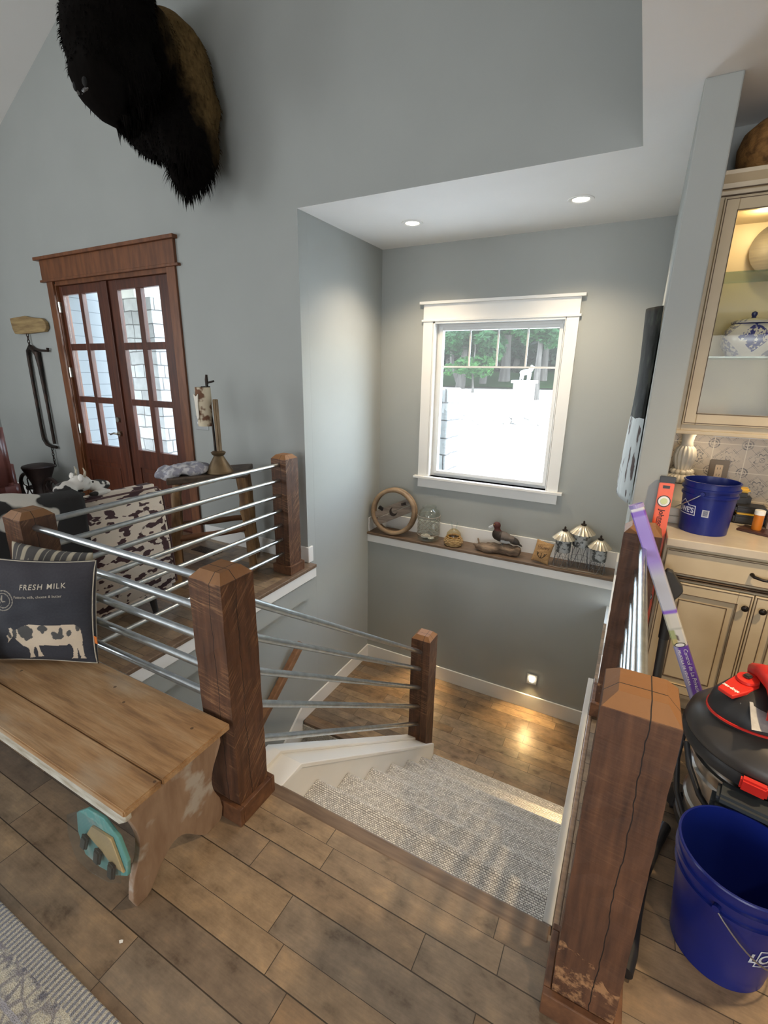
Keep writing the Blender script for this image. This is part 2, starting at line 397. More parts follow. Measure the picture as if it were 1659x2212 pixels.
# window wall: upper part with the window opening, thicker part below the ledge
WX0, WX1, WZ0, WZ1 = -1.80, -.635, .60, 2.06
o = MB()
o.box((XL, W, -.2), (WX0, W + .16, 2.75)).box((WX1, W, -.2), (.2, W + .16, 2.75)).box((WX0, W, -.2), (WX1, W + .16, WZ0)).box((WX0, W, WZ1), (WX1, W + .16, 2.75))
o.box((XL, WL, -3.2), (.2, W + .16, -.12)); struct('wall_window', o, GREY)
o = MB(); o.box((.035, 2.526, -.1), (.163, W, 2.71)); struct('wall_partition', o, GREY, bevel=.006)
o = MB(); o.box((.002, Y0S - .05, -3.2), (.16, WL, -.285)); o.box((.036, WL, -3.2), (.2, W, -.101)); struct('wall_stair_right', o, GREY)
o = MB(); o.box((XL, .8, -3.2), (XBR, .95, -.285)); struct('wall_stair_front', o, GREY)
o = MB(); o.box((.163, 3.03, 0), (4, 3.2, 2.71)); struct('wall_kitchen', o, GREY)
# flat ceiling over kitchen and alcove, bulkhead, vault
o = MB(); o.box((-.179, -6, HC), (4, W + .16, HC + .12)); o.box((XL - .1, A + .0003, HC), (-.179, W + .16, HC + .12)); struct('ceiling', o, CEIL)
o = MB(); o.box((-.178, -6, HC + .12), (-.06, A, 7)); struct('wall_bulkhead', o, GREY)
o = MB()
zv = lambda x: 3.88 + .46 * (x + 5.97)
o.poly([(-7.4, -6, zv(-7.4)), (-1.6, -6, zv(-1.6)), (.0, -6, zv(-1.6) - .7), (0, -6, zv(-1.6) - .5), (-1.6, -6, zv(-1.6) + .2), (-7.4, -6, zv(-7.4) + .2)], (0, A + 6.1, 0))
struct('ceiling_vault', o, CEIL)
o = MB(); o.box((-7.4, -6, -.2), (-7.2, A, 6)); struct('wall_left', o, GREY)
o = MB(); o.box((-7.4, -6.1, -.2), (4, -5.9, 7)); struct('wall_rear', o, GREY)
o = MB(); o.box((3.9, -6, -.2), (4.1, 3.2, 2.8)); struct('wall_right', o, GREY)
# great-room windows behind the camera, framing the panes the daylight enters by
def rear_window(n, x0, x1, z0, z1, nx):
    b = MB(); t = .07
    b.box((x0 - t, -5.9, z0 - t), (x0, -5.86, z1 + t)).box((x1, -5.9, z0 - t), (x1 + t, -5.86, z1 + t)).box((x0, -5.9, z0 - t), (x1, -5.86, z0)).box((x0, -5.9, z1), (x1, -5.86, z1 + t))
    for i in range(1, nx): x = x0 + (x1 - x0) * i / nx; b.box((x - .02, -5.9, z0), (x + .02, -5.86, z1))
    fr = struct('window_%d' % n, b, WHITE)
rear_window(3, -5.7, -1.5, .9, 3.5, 3); rear_window(4, -.4, 2.2, .2, 2.4, 2)

# baseboards
o = MB(); o.box((-7.2, A - .016, 0), (-5.66, A, .14)).box((-3.60, A - .016, 0), (XL + .02, A, .14)); struct('baseboard_back', o, WHITE, bevel=.003)
o = MB(); o.box((XL, A - .02, 0), (XL + .018, A + .05, .14)); struct('baseboard_corner', o, WHITE, bevel=.003)
o = MB(); o.box((XL, 2.87, LZ), (XL + .016, WL, LZ + .15)); o.box((XL + .016, WL - .016, LZ), (0, WL, LZ + .15)); struct('baseboard_landing', o, WHITE, bevel=.003)
o = MB(); o.box((XL, WL, -.02), (XL + .015, W, .13)); o.box((XL + .015, W - .016, -.02), (.034, W, .13)); o.box((.018, WL - .0, -.02), (.034, W - .017, .13)); struct('baseboard_ledge', o, WHITE, bevel=.003)
o = MB(); o.box((.018, 2.45, 0), (.035, 4.0, .05)); o.box((.018, 2.70, 0.0), (.034, 2.72, .13)); struct('baseboard_partition', o, WHITE, bevel=.002)
# ledge over the landing: wooden top and white fascia
o = MB(); o.box((XL, WL - .03, -.045), (.018, W, -.02)); struct('trim_1', o, NOSE, bevel=.004)
o = MB(); o.box((XL, WL - .018, -.125), (.034, WL, -.046)); struct('trim_2', o, WHITE, bevel=.002)
# floor nosings round the well
o = MB(); o.box((-2.33, 1.10, -.028), (-2.267, A + .0, .001)); o.box((-2.33, 1.07, -.028), (-1.235, 1.10, .001)); struct('trim_3', o, NOSE, bevel=.006)
o = MB(); o.box((-2.36, 1.10, -.285), (-2.29, A, -.029)); o.box((-2.29, 1.05, -.285), (-1.235, 1.08, -.029)); struct('trim_4', o, GREY)
o = MB(); o.box((-2.289, 1.10, -.115), (-2.275, A, -.029)); o.box((-2.275, 1.081, -.115), (-1.235, 1.095, -.029)); struct('trim_5', o, WHITE, bevel=.002)
o = MB(); o.box((-1.235, Y0S - .06, -.03), (-.002, Y0S, .0015)); struct('trim_6', o, NOSE, bevel=.008)
o = MB(); o.box((-.001, 1.06, -.03), (.02, 2.52, .0015)); struct('trim_7', o, NOSE, bevel=.004)
o = MB(); o.box((-.029, Y0S, -.28), (-.002, 2.51, -.001)); struct('trim_8', o, pm('shade_grey_trim', (.50, .485, .45), (.46, .45, .42), rough=.5), bevel=.002)  # white edge strip; the shade on its top is put into this grey

# ------------------------------------------------------------------ stairs
RI, RUN = -LZ / 8, .256
t = thing('staircase', 'carpeted upper stair flight descending from the plank floor to the landing', 'stairs', (-.55, 2.0, LZ))
X0, X1 = XBR + .022, -.03
for k in range(8):
    b = MB(); z0 = -RI * k; z1 = -RI * (k + 1); yn = Y0S + RUN * k - .028   # riser plane below nosing k
    yb = yn
    if k < 7:
        ye = Y0S + RUN * (k + 1)
        # riser then tread with a rolled nosing
        pts = [(yb, z0 - (.03 if k == 0 else .012)), (yb + .012, z0 - (.03 if k == 0 else .012)), (yb + .014, z1 + .002), (ye - .085, z1 - .001), (ye - .060, z1 + .0), (ye - .044, z1 + .003), (ye - .030, z1 + .0045), (ye - .019, z1 + .002), (ye - .011, z1 - .004), (ye - .006, z1 - .012), (ye - .001, z1 - .021), (ye + .001, z1 - .031), (ye - .006, z1 - .041), (ye - .022, z1 - .044), (ye - .05, z1 - .045), (yb, z1 - .045)]
    else:
        pts = [(yb, z0 - .012), (yb + .012, z0 - .012), (yb + .012, LZ), (yb, LZ)]
    b.poly([(X0, y, z) for y, z in pts], (X1 - X0, 0, 0))
    build('carpeted_step', b, CARPET, t, smooth=True)
# skirt boards and the capped knee wall between the flights
sl = RI / RUN
yc, zc = 1.262, -.012
ye = 2.905
zof = lambda y: zc - .743 * (y - yc)
b = MB(); b.poly([(XBR, y, z) for y, z in [(Y0S - .0, -.003), (Y0S - .0, -.29), (2.87, LZ - .02), (ye, LZ), (ye, zof(ye)), (yc, zc)]], (.02, 0, 0))
build('skirt_board', b, WHITE, t, bevel=.002)
b = MB(); b.poly([(-.027, y, z) for y, z in [(1.10, -.03), (1.10, -.3), (2.87, LZ), (2.95, LZ), (2.95, -1.35), (1.3, -.03)]], (.025, 0, 0))
build('skirt_board', b, WHITE, t)
kw = MB(); kw.poly([(XBR - .001, y, z) for y, z in [(.955, -.03), (.955, -3.1), (2.763, -3.1), (2.763, zof(2.763) - .03), (yc, zc - .03)]], (-.145, 0, 0))
struct('wall_knee', kw, GREY)
cap = MB()
cap.poly([(XBR - .158, y, z) for y, z in [(1.10, .001), (1.10, -.024), (yc, zc - .024 + .012), (2.77, zof(2.77) - .022), (2.77, zof(2.77) + .002), (yc, zc + .012)]], (.185, 0, 0))
struct('trim_9', cap, WHITE, bevel=.003)
sh = MB()
sh.poly([(XBR - .158, y, z) for y, z in [(1.12, .016), (1.12, .0), (yc, zc + .012), (2.77, zof(2.77) + .003), (2.77, zof(2.77) + .020), (yc, zc + .028)]], (.075, 0, 0))
struct('trim_10', sh, WHITE, bevel=.002)
t = thing('staircase', 'lower stair flight dropping away on the left of the landing behind the railing', 'stairs', (-1.8, 1.6, -3.1))
for k in range(7):
    z = LZ - RI * k; y = 2.905 - RUN * k
    b = MB(); b.box((-2.338, y - RUN - .03, z - RI - .03), (-1.235, y - .03, z - RI)); b.box((-2.338, y - .04, z - RI), (-1.235, y - .028, z - .03))
    if k == 0:
        n_ = MB(); n_.box((-2.338, y - .03, z - .03), (-1.235, y + .03, z + .001)); build('landing_nosing', n_, NOSE, t, bevel=.006)
    build('carpeted_step', b, CARPET, t)
b = MB(); b.poly([(-2.357, y, z) for y, z in [(2.87, LZ + .15), (2.87, LZ - .2), (1.10, LZ - .2 - sl * 1.77), (1.10, LZ + .15 - sl * 1.77)]], (.018, 0, 0)); build('skirt_board', b, WHITE, t)
b = MB(); b.poly([(-2.315, y, z) for y, z in [(2.813, -.635), (2.813, -.71), (1.0, -.71 - .77 * 1.813), (1.0, -.635 - .77 * 1.813)]], (.055, 0, 0))
hr = thing('handrail', 'brown wooden handrail on the grey wall of the lower flight', 'handrail', (-2.3, 2.0, -1.3))
build('rail', b, HANDR, hr, bevel=.008)
for y in (2.55, 1.6):
    b = MB(); z = -.70 - .77 * (2.813 - y); b.tube([(XL, y, z - .05), (-2.31, y, z - .05), (-2.295, y, z)], .008); build('bracket', b, DARKMETAL, hr, smooth=True)

# ------------------------------------------------------------------ posts
def post(x0, y0, label, z0=0.0, top=.949, plinth=True, s=.146, mt=None):
    cx, cy = x0 + s / 2, y0 + s / 2
    t = thing('wooden_post', label, 'post', (cx, cy, z0))
    h = s / 2; c = .028; ch = .030
    b = MB(); pr = [(-h, -h), (h, -h), (h, h), (-h, h)]
    # slightly irregular shaft from rings
    zs = [z0 + .001] + [z0 + (top - z0) * k / 24 for k in range(1, 25)]
    rr = random.Random(label)
    rings = []
    for i, z in enumerate(zs):
        j = .0012 if 0 < i < 24 else 0
        ring = []
        for a in range(4):
            p, q = pr[a], pr[(a + 1) % 4]
            for u in (0, .33, .66):
                ring.append(b.bm.verts.new((cx + p[0] + (q[0] - p[0]) * u + rr.uniform(-j, j), cy + p[1] + (q[1] - p[1]) * u + rr.uniform(-j, j), z)))
        rings.append(ring)
    top_ring = [b.bm.verts.new((cx + (v.co.x - cx) * (1 - c / h), cy + (v.co.y - cy) * (1 - c / h), top + ch)) for v in rings[-1]]
    rings.append(top_ring)
    for R0, R1 in zip(rings, rings[1:]):
        for k in range(12): b.bm.faces.new((R0[k], R0[(k + 1) % 12], R1[(k + 1) % 12], R1[k]))
    b.bm.faces.new(rings[0][::-1]); b.bm.faces.new(top_ring)
    build('shaft', b, (mt or POST) if plinth else post_mat(top - z0 + .0015), t)
    if plinth:
        b = MB(); e = .019; zt = z0 + .078
        for (p, q) in (((-h - e, -h - e), (h + e, -h)), ((-h - e, h), (h + e, h + e)), ((-h - e, -h), (-h, h)), ((h, -h), (h + e, h))):
            b.box((cx + p[0], cy + p[1], z0 + .001), (cx + q[0], cy + q[1], zt))
        build('plinth', b, PLINTH, t, bevel=.003)
    return t
PB = (XBR - .147, .940); PA = (-2.465, .972); PC = (-2.465, 2.765); PD = (.02, .93); PE = (.02, 2.20); PF = (XBR - .147, 2.765)
post(*PB, 'large rough-sawn brown newel post at the stair top, touching the bench end')
post(*PA, 'short-looking brown railing post behind the striped cushion, left edge of the photo')
post(*PC, 'brown post in the far corner of the well against the grey wall')
post(*PD, 'cracked thick timber post in the right foreground beside the blue bucket', mt=POST_PLAIN)
post(*PE, 'dark brown post at the end of the grey partition, behind the purple tube', mt=POST_PLAIN)
post(*PF, 'small newel post standing on the landing at the foot of the stair rail', z0=LZ, top=-.253, plinth=False)

# ------------------------------------------------------------------ pipe rails
RZ = [.905 - .1222 * k for k in range(7)]
def rails(label, segs):
    a = segs[0][0]; t = thing('pipe_railing', label, 'railing', ((a[0] + segs[0][1][0]) / 2, (a[1] + segs[0][1][1]) / 2, segs[-1][0][2]))
    for p, q in segs:
        b = MB(); b.cyl(p, q, .0150, seg=16); build('rail_pipe', b, METAL, t, smooth=True)
rails('seven silver pipes of the level railing behind the bench', [((PA[0] + .147, 1.03, z), (PB[0] - .001, 1.03, z)) for z in RZ])
rails('seven silver pipes of the railing running back along the well past the cowhide chair', [((PA[0] + .073, PA[1] + .147, z), (PC[0] + .073, PC[1] - .001, z)) for z in RZ])
rails('five silver pipes sloping down along the stairs', [((-1.145, PB[1] + .147, a), (-1.145, PF[1] - .001, b)) for a, b in ((.828, -.345), (.682, -.487), (.535, -.648), (.388, -.815), (.222, -.972))])
rails('seven silver pipes seen end-on between the two right-hand posts', [((.10, PD[1] + .147, z), (.10, PE[1] - .001, z)) for z in RZ])

# ------------------------------------------------------------------ alcove window
def window1():
    b = MB()
    b.box((WX0 - .10, W - .02, WZ0 - .0), (WX0 - .002, W, WZ1)).box((WX1 + .002, W - .02, WZ0), (WX1 + .10, W, WZ1))
    b.box((WX0 - .115, W - .03, WZ1), (WX1 + .115, W, WZ1 + .018)); b.box((WX0 - .10, W - .022, WZ1 + .018), (WX1 + .10, W, WZ1 + .148)); b.box((WX0 - .135, W - .045, WZ1 + .148), (WX1 + .135, W, WZ1 + .172))
    b.box((WX0 - .14, W - .05, WZ0 - .022), (WX1 + .14, W + .11, WZ0)); b.box((WX0 - .10, W - .018, WZ0 - .115), (WX1 + .10, W, WZ0 - .022))
    # jamb liner
    b.box((WX0, W - .02, WZ0), (WX0 + .018, W + .12, WZ1)).box((WX1 - .006, W - .02, WZ0), (WX1, W + .12, WZ1)).box((WX0, W - .02, WZ1 - .018), (WX1, W + .12, WZ1))
    o = struct('window_1', b, WHITE, bevel=.002)
    VIN = pm('white_vinyl', (.72, .73, .72), (.69, .70, .69), rough=.45)
    b = MB()
    for x0, x1, z0, z1, y0, f_ in ((WX0 + .018, WX1 - .006, WZ0, WZ1 - .018, W + .06, .032), (WX0 + .045, WX1 - .022, WZ0 + .028, WZ1 - .045, W + .045, .030)):
        b.box((x0, y0, z0), (x0 + f_, y0 + .06, z1)).box((x1 - f_, y0, z0), (x1, y0 + .06, z1)).box((x0 + f_, y0, z0), (x1 - f_, y0 + .06, z0 + f_)).box((x0 + f_, y0, z1 - f_), (x1 - f_, y0 + .06, z1))
    s_ = build('window_sash', b, VIN, o, bevel=.002)
    gx0, gx1, gz0, gz1 = WX0 + .075, WX1 - .052, WZ0 + .058, WZ1 - .075
    b = MB(); b.box((gx0, W + .082, gz0), (gx1, W + .086, gz1)); build('window_glass', b, GLASS, o)
    b = MB(); zm = 1.664
    b.box((gx0, W + .074, zm - .008), (gx1, W + .0815, zm + .008))
    for k in (1, 2, 3): x = gx0 + (gx1 - gx0) * k / 4; b.box((x - .008, W + .074, zm + .008), (x + .008, W + .0815, gz1))
    build('window_grille', b, VIN, o)
OFF['x'] = Vector()
window1()

# ------------------------------------------------------------------ front door
def door():
    b = MB()
    b.box((-5.60, A - .022, 0), (-5.50, A, 2.44)).box((-3.765, A - .022, 0), (-3.655, A, 2.44))
    b.box((-5.69, A - .035, 2.44), (-3.60, A, 2.462)); b.box((-5.66, A - .028, 2.462), (-3.64, A, 2.645)); b.box((-5.72, A - .055, 2.645), (-3.61, A, 2.675))
    b.box((-5.62, A - .03, 0), (-5.49, A, .16)).box((-3.775, A - .03, 0), (-3.64, A, .16))
    b.box((-5.52, A, 0), (-5.49, A + .105, 2.42)).box((-3.775, A, 0), (-3.745, A + .105, 2.42)).box((-5.49, A + .0, 2.402), (-3.775, A + .105, 2.444))
    fr = struct('door_1', b, CASING, bevel=.003)
    def leaf(x0, x1, px):
        b = MB(); y0, y1 = A + .03, A + .075
        rows = ((.785, 1.24), (1.30, 1.775), (1.84, 2.315)); zt = 2.40
        b.box((x0, y0, 0.005), (px[0], y1, zt)).box((px[3], y0, .005), (x1, y1, zt)).box((px[0], y0, rows[2][1]), (px[3], y1, zt))
        b.box((px[0], y0, .60), (px[3], y1, rows[0][0])).box((px[0], y0, .005), (px[3], y1, .22))
        b.box((px[0], y0 + .012, .22), (px[3], y1 - .012, .60)); b.box((px[0] + .05, y0 + .004, .27), (px[3] - .05, y1, .55))
        b.box((px[1], y0, rows[0][0]), (px[2], y1, rows[2][1]))
        for z0, z1 in ((rows[0][1], rows[1][0]), (rows[1][1], rows[2][0])): b.box((px[0], y0, z0), (px[1], y1, z1)).box((px[2], y0, z0), (px[3], y1, z1))
        o = build('door_leaf', b, DOORW, fr, bevel=.003)
        g = MB(); g.box((px[0], A + .050, .785), (px[3], A + .054, 2.315)); build('door_glass', g, GLASS, fr)
        return o
    L = leaf(-5.49, -4.70, (-5.44, -5.165, -5.11, -4.855)); leaf(-4.695, -3.775, (-4.545, -4.275, -4.205, -3.945))
    BR = pm('aged_nickel', (.55, .52, .45), rough=.3, metal=1)
    b = MB(); b.box((-4.74, A + .01, .1), (-4.665, A + .03, 2.40)); build('astragal', b, DOORW, fr, bevel=.004)
    b = MB(); b.cyl((-4.78, A + .03, .94), (-4.78, A - .005, .94), .028).tube([(-4.78, A - .02, .94), (-4.82, A - .03, .945), (-4.88, A - .03, .93), (-4.91, A - .028, .94)], [.010, .011, .009, .005]).cyl((-4.78, A - .025, .94), (-4.78, A, .94), .012)
    build('door_handle', b, BR, fr, smooth=True)
    b = MB(); b.cyl((-4.78, A + .03, 1.085), (-4.78, A, 1.085), .03, .026); build('deadbolt', b, BR, fr, smooth=True)
    for z in (2.2, 1.55, .95, .3):
        b = MB(); b.box((-5.505, A - .003, z - .05), (-5.485, A + .03, z + .05)); build('hinge', b, BR, fr)
    b = MB(); b.box((-5.52, A + .0, -.02), (-3.745, A + .16, .004)); build('threshold', b, DOORW, fr)
door()

# ------------------------------------------------------------------ lights that the place has
def can_light(x, y, label, power, z=HC, emit=30, spot=True):
    t = thing('recessed_light', label, 'ceiling light', (x, y, z - .004), group='recessed ceiling lights')
    b = MB(); b.lathe([(.052, -.001), (.060, -.006), (.082, -.006), (.084, -.001)], (x, y, z), 32); build('trim_ring', b, WHITE, t, smooth=True)
    b = MB(); b.lathe([(0, -.002), (.052, -.002)], (x, y, z), 32); build('lens', b, LAMP, t, norm=False)
    o = lamp('recessed_lamp', 'SPOT', (x, y, z - .03), power, (1, .80, .56), target=(x, y, 0), spot_size=math.radians(125), spot_blend=.85, shadow_soft_size=.06)
LAMP = emis('lamp_lens', (1, .86, .66), 9)
can_light(-1.757, 3.71, 'left of the two recessed lights over the stair alcove', 60)
can_light(-.541, 3.71, 'right of the two recessed lights over the stair alcove', 60)
lamp('kitchen_downlight', 'SPOT', (1.15, 1.5, HC - .03), 130, (1, .74, .44), target=(.95, 1.55, 0), spot_size=math.radians(120), spot_blend=.8, shadow_soft_size=.06)
lamp('kitchen_downlight', 'SPOT', (1.3, -.3, HC - .03), 75, (1, .78, .52), target=(1.2, -.2, 0), spot_size=math.radians(120), spot_blend=.8, shadow_soft_size=.06)
# step light in the landing wall
def step_light(x, label, pw):
    t = thing('step_light', label, 'wall light', (x, WL, -1.205))
    b = MB(); b.box((x - .048, WL - .008, -1.26), (x + .048, WL, -1.15)); build('cover_plate', b, pm('grey_plate', (.36, .36, .35), rough=.5), t, bevel=.002)
    b = MB(); b.poly([(x - .027, WL - .009, -1.175), (x + .028, WL - .009, -1.175), (x + .016, WL - .009, -1.225), (x - .015, WL - .009, -1.225)], (0, -.012, 0)); build('lens', b, STEPL, t)
    lamp('step_lamp', 'SPOT', (x, WL - .03, -1.20), pw, (1, .66, .28), target=(x, WL - .26, LZ), spot_size=math.radians(110), spot_blend=.6, shadow_soft_size=.015)
STEPL = emis('step_lens', (1, .85, .6), 14)
step_light(-.528, 'small square step light glowing in the grey wall above the landing', 12)
step_light(-1.60, 'step light in the landing wall hidden behind the small newel post', 9)
t = thing('step_light', 'step light low on the right stair wall beside the lower treads', 'wall light', (-.03, 2.62, -.88))
b = MB(); b.box((-.036, 2.57, -.93), (-.029, 2.67, -.83)); build('cover_plate', b, pm('grey_plate', (.36, .36, .35), rough=.5), t, bevel=.002)
b = MB(); b.box((-.040, 2.595, -.89), (-.0365, 2.645, -.855)); build('lens', b, STEPL, t)
lamp('step_lamp', 'SPOT', (-.055, 2.62, -.87), 5, (1, .68, .32), target=(-.30, 2.62, -1.35), spot_size=math.radians(120), spot_blend=.7, shadow_soft_size=.015)

# ------------------------------------------------------------------ bench
BX1, BY0, BY1, BZ = -1.068, .541, .925, .45
t = thing('wooden_bench', 'worn plank bench with scalloped end board standing against the railing', 'bench', (-1.8, .73, 0))
b = MB(); b.box((-3.0, BY0, BZ - .024), (BX1, BY0 + .118, BZ), bev=.004); build('seat_plank', b, BENCHT, t)
b = MB(); b.box((-3.0, BY0 + .122, BZ - .024), (BX1, BY1, BZ), bev=.004); build('seat_plank', b, BENCHT, t)
def end_board(x):
    y0, y1 = .570, .902
    P = [(y0 - .012, BZ - .025), (y0 - .012, .40)] + [(y0 - .012 + .034 * math.sin(PI * k / 10), .40 - .29 * k / 10) for k in range(1, 10)] + [(y0 - .008, .10), (y0 - .012, .04), (y0 + .0, .0), (y0 + .035, 0), (y0 + .050, .012)]
    P += [(y0 + .06 + .155 * k / 10, .03 + .085 * math.sin(PI * .94 * k / 10) + .02 * k / 10) for k in range(11)]
    P += [(y1 - .075, .012), (y1 - .06, 0), (y1, 0), (y1 + .012, .012), (y1 + .014, .06), (y1, .12)] + [(y1 - .038 * math.sin(PI * k / 10), .12 + .25 * k / 10) for k in range(1, 10)] + [(y1, .38), (y1, BZ - .025)]
    b = MB(); b.poly([(x - (.38 - min(z, .38)) * .13, y, z) for y, z in P], (.024, 0, 0)); return b
build('end_board', end_board(-1.118), BENCHS, t, bevel=.003)
build('end_board', end_board(-2.93), BENCHS, t, bevel=.003)
b = MB(); b.poly([(x, BY0 + .012, z) for x, z in [(-2.95, BZ - .025), (-1.088, BZ - .025), (-1.088, BZ - .060), (-1.125, BZ - .088), (-2.92, BZ - .088), (-2.95, BZ - .060)]], (0, .02, 0)); build('apron', b, pm('chalky_paint_wood', (.58, .56, .49), (.36, .31, .23), scale=5, rough=.7, stretch=(2, 9, 9), bmp=.2), t, bevel=.003)
b = MB(); b.box((-2.92, BY1 - .035, BZ - .066), (-1.112, BY1 - .015, BZ - .025)); build('apron', b, BENCHS, t)

# clear bag of coloured tape lying behind the bench end
tb = thing('zip_bag', 'clear plastic bag with teal and tan contents hanging at the near bench corner', 'bag', (-1.25, .68, 0))
TEAL = pm('teal_vinyl', (.13, .34, .32), (.42, .48, .44), scale=16, rough=.35, lo=.30, hi=.46); TAN = pm('tan_card', (.58, .40, .20), (.50, .34, .17), scale=16, rough=.6); CHAR = pm('charcoal_fabric', (.05, .055, .05), (.035, .04, .035), scale=9, rough=.8)
MBAG = Matrix.Translation((-1.165, .537, .150)) @ Matrix.Rotation(math.radians(0), 4, 'Z') @ Matrix.Rotation(math.radians(-2), 4, 'X') @ Matrix.Rotation(math.radians(-10), 4, 'Y') @ Matrix.Diagonal((.80, 1, .74, 1))
b = MB(); pts = [(-.19, .03), (-.20, .14), (-.17, .24), (-.08, .29), (.02, .28), (.09, .22), (.11, .12), (.085, .045), (.0, .01), (-.10, .005)]
b.poly([MBAG @ Vector((x, 0, z)) for x, z in pts], MBAG.to_3x3() @ Vector((0, .012, 0))); build('backing_card', b, TEAL, tb, bevel=.003)
b = MB(); b.poly([MBAG @ Vector((x, -.001, z)) for x, z in [(-.11, .17), (-.06, .225), (.060, .215), (.085, .07), (.02, .075), (-.03, .12)]], MBAG.to_3x3() @ Vector((0, -.006, 0))); build('paper_insert', b, TAN, tb)
for (x, z, a) in ((-.125, .135, 30), (-.055, .095, 25), (.02, .06, 22)):
    b = MB(); Mk = MBAG @ Matrix.Translation((x, -.012, z)) @ Matrix.Rotation(math.radians(a), 4, 'Y'); b.box((-.018, -.008, -.040), (.018, .006, .040), M=Mk, bev=.005); build('dark_block', b, CHAR, tb)
b = MB(); b.poly([MBAG @ Vector((x * 1.06, -.022, z * 1.05)) for x, z in pts], MBAG.to_3x3() @ Vector((0, .0015, 0))); build('clear_sleeve', b, glassmat('clear_plastic', (.93, .96, .97), .12, .12), tb)

# ------------------------------------------------------------------ cushions
def pillow(name, w, h, th, M, mat, label=None, cat='cushion', n=70, colfn=None, parent=None, group=None, pinch=.07):
    """pillow in its own x (width) / z (height) plane, front = -y; M places it"""
    def P(u, v, side):
        x, z = u * 2 - 1, v * 2 - 1
        xx = x * (1 - pinch * (1 - z * z)); zz = z * (1 - pinch * (1 - x * x))
        prof = max(0, (1 - abs(x) ** 2.6) * (1 - abs(z) ** 2.6)) ** .5
        wr = .0022 * math.sin(9 * x + 4 * z) * prof + .0014 * math.sin(17 * z - 5 * x) * prof
        return M @ Vector((xx * w / 2, side * (th / 2 * prof + wr), zz * h / 2))
    b = MB(); cl = b.bm.verts.layers.float_color.new('Col') if colfn else None
    vf = [[b.bm.verts.new(P(i / n, j / n, -1)) for j in range(n + 1)] for i in range(n + 1)]
    vb = [[vf[i][j] if i in (0, n) or j in (0, n) else b.bm.verts.new(P(i / n, j / n, 1)) for j in range(n + 1)] for i in range(n + 1)]
    for G in (vf, vb):
        for i in range(n):
            for j in range(n):
                fs = (G[i][j], G[i + 1][j], G[i + 1][j + 1], G[i][j + 1])
                b.bm.faces.new(fs if G is vf else fs[::-1])
    if colfn:
        for i in range(n + 1):
            for j in range(n + 1):
                vf[i][j][cl] = (*colfn(i / n, j / n, 0), 1)
                if vb[i][j] is not vf[i][j]: vb[i][j][cl] = (*colfn(i / n, j / n, 1), 1)
    o = build(name, b, mat, parent=parent, smooth='full', label=label, cat=cat, group=group, norm=False) if parent is None else build(name, b, mat, parent=parent, smooth='full', norm=False)
    def surf(x, z, off=.001):   # x,z in metres on the face
        u, v = x / (w / 2), z / (h / 2)
        prof = max(0, (1 - abs(min(1, max(-1, u))) ** 2.6) * (1 - abs(min(1, max(-1, v))) ** 2.6)) ** .5
        wr = .0022 * math.sin(9 * u + 4 * v) * prof + .0014 * math.sin(17 * v - 5 * u) * prof
        return M @ Vector((u * (1 - pinch * (1 - v * v)) * w / 2, -(th / 2 * prof + wr) - off, v * (1 - pinch * (1 - u * u)) * h / 2))
    return o, surf
def inpoly(x, y, P):
    c = False; j = len(P) - 1
    for i in range(len(P)):
        if (P[i][1] > y) != (P[j][1] > y) and x < (P[j][0] - P[i][0]) * (y - P[i][1]) / (P[j][1] - P[i][1]) + P[i][0]: c = not c
        j = i
    return c
COW = [(.245, .20), (.262, .245), (.245, .275), (.262, .285), (.285, .33), (.275, .355), (.30, .36), (.315, .345), (.335, .34), (.36, .35), (.40, .375), (.46, .395), (.56, .395), (.70, .395), (.82, .405), (.87, .40), (.905, .375), (.92, .33), (.925, .26), (.915, .20), (.92, .14), (.915, .085), (.925, .055), (.875, .055), (.885, .075), (.882, .13), (.872, .17), (.868, .11), (.855, .055), (.80, .052), (.825, .075), (.84, .14), (.835, .19), (.815, .215), (.79, .195), (.76, .20), (.70, .19), (.60, .19), (.545, .185), (.545, .12), (.555, .06), (.50, .055), (.51, .08), (.52, .12), (.515, .17), (.50, .165), (.475, .10), (.475, .05), (.415, .035), (.43, .055), (.445, .09), (.45, .15), (.43, .17), (.40, .18), (.355, .225), (.315, .275), (.29, .245), (.265, .22)]
SPOTS = [(.335, .305, .022, .05), (.40, .34, .035, .055), (.445, .30, .06, .055), (.45, .355, .045, .03), (.60, .365, .05, .035), (.595, .335, .02, .025), (.70, .31, .03, .022), (.73, .285, .045, .035), (.755, .33, .018, .045), (.825, .315, .022, .035), (.285, .285, .018, .035), (.895, .37, .015, .03)]
def milk(u, v, back):
    nz = noise.noise(Vector((u * 60, v * 60, 0))) * .006; lo = noise.noise(Vector((u * 3, v * 3, 4)))
    base = Vector((.030, .032, .042)) + Vector((.02, .012, .010)) * max(0, (v - .6) * 1.8) + Vector((1, 1, 1)) * (nz + .004 * lo)
    if back: return (.55, .5, .4)
    if inpoly(u, v, COW):
        for (a, c_, ra, rb) in SPOTS:
            if ((u - a) / ra) ** 2 + ((v - c_) / rb) ** 2 + .9 * noise.noise(Vector((u * 22, v * 22, 2))) < 1: return (.075, .075, .075)
        return (.60 + nz * 4, .50 + nz * 4, .38)
    # red stamp patch and round postmark
    if inpoly(u, v, [(-.02, .64), (.15, .615), (.185, .76), (-.02, .80)]): return (.42, .085, .075)
    d = math.hypot((u - .22), (v - .62) * 1.0)
    if abs(d - .095) < .004 or abs(d - .070) < .003 or (d < .05 and noise.noise(Vector((u * 45, v * 45, 7))) > .18): return (.30, .27, .22)
    if (u - .86) ** 2 < 0: pass
    return tuple(max(0.004, x) for x in base)
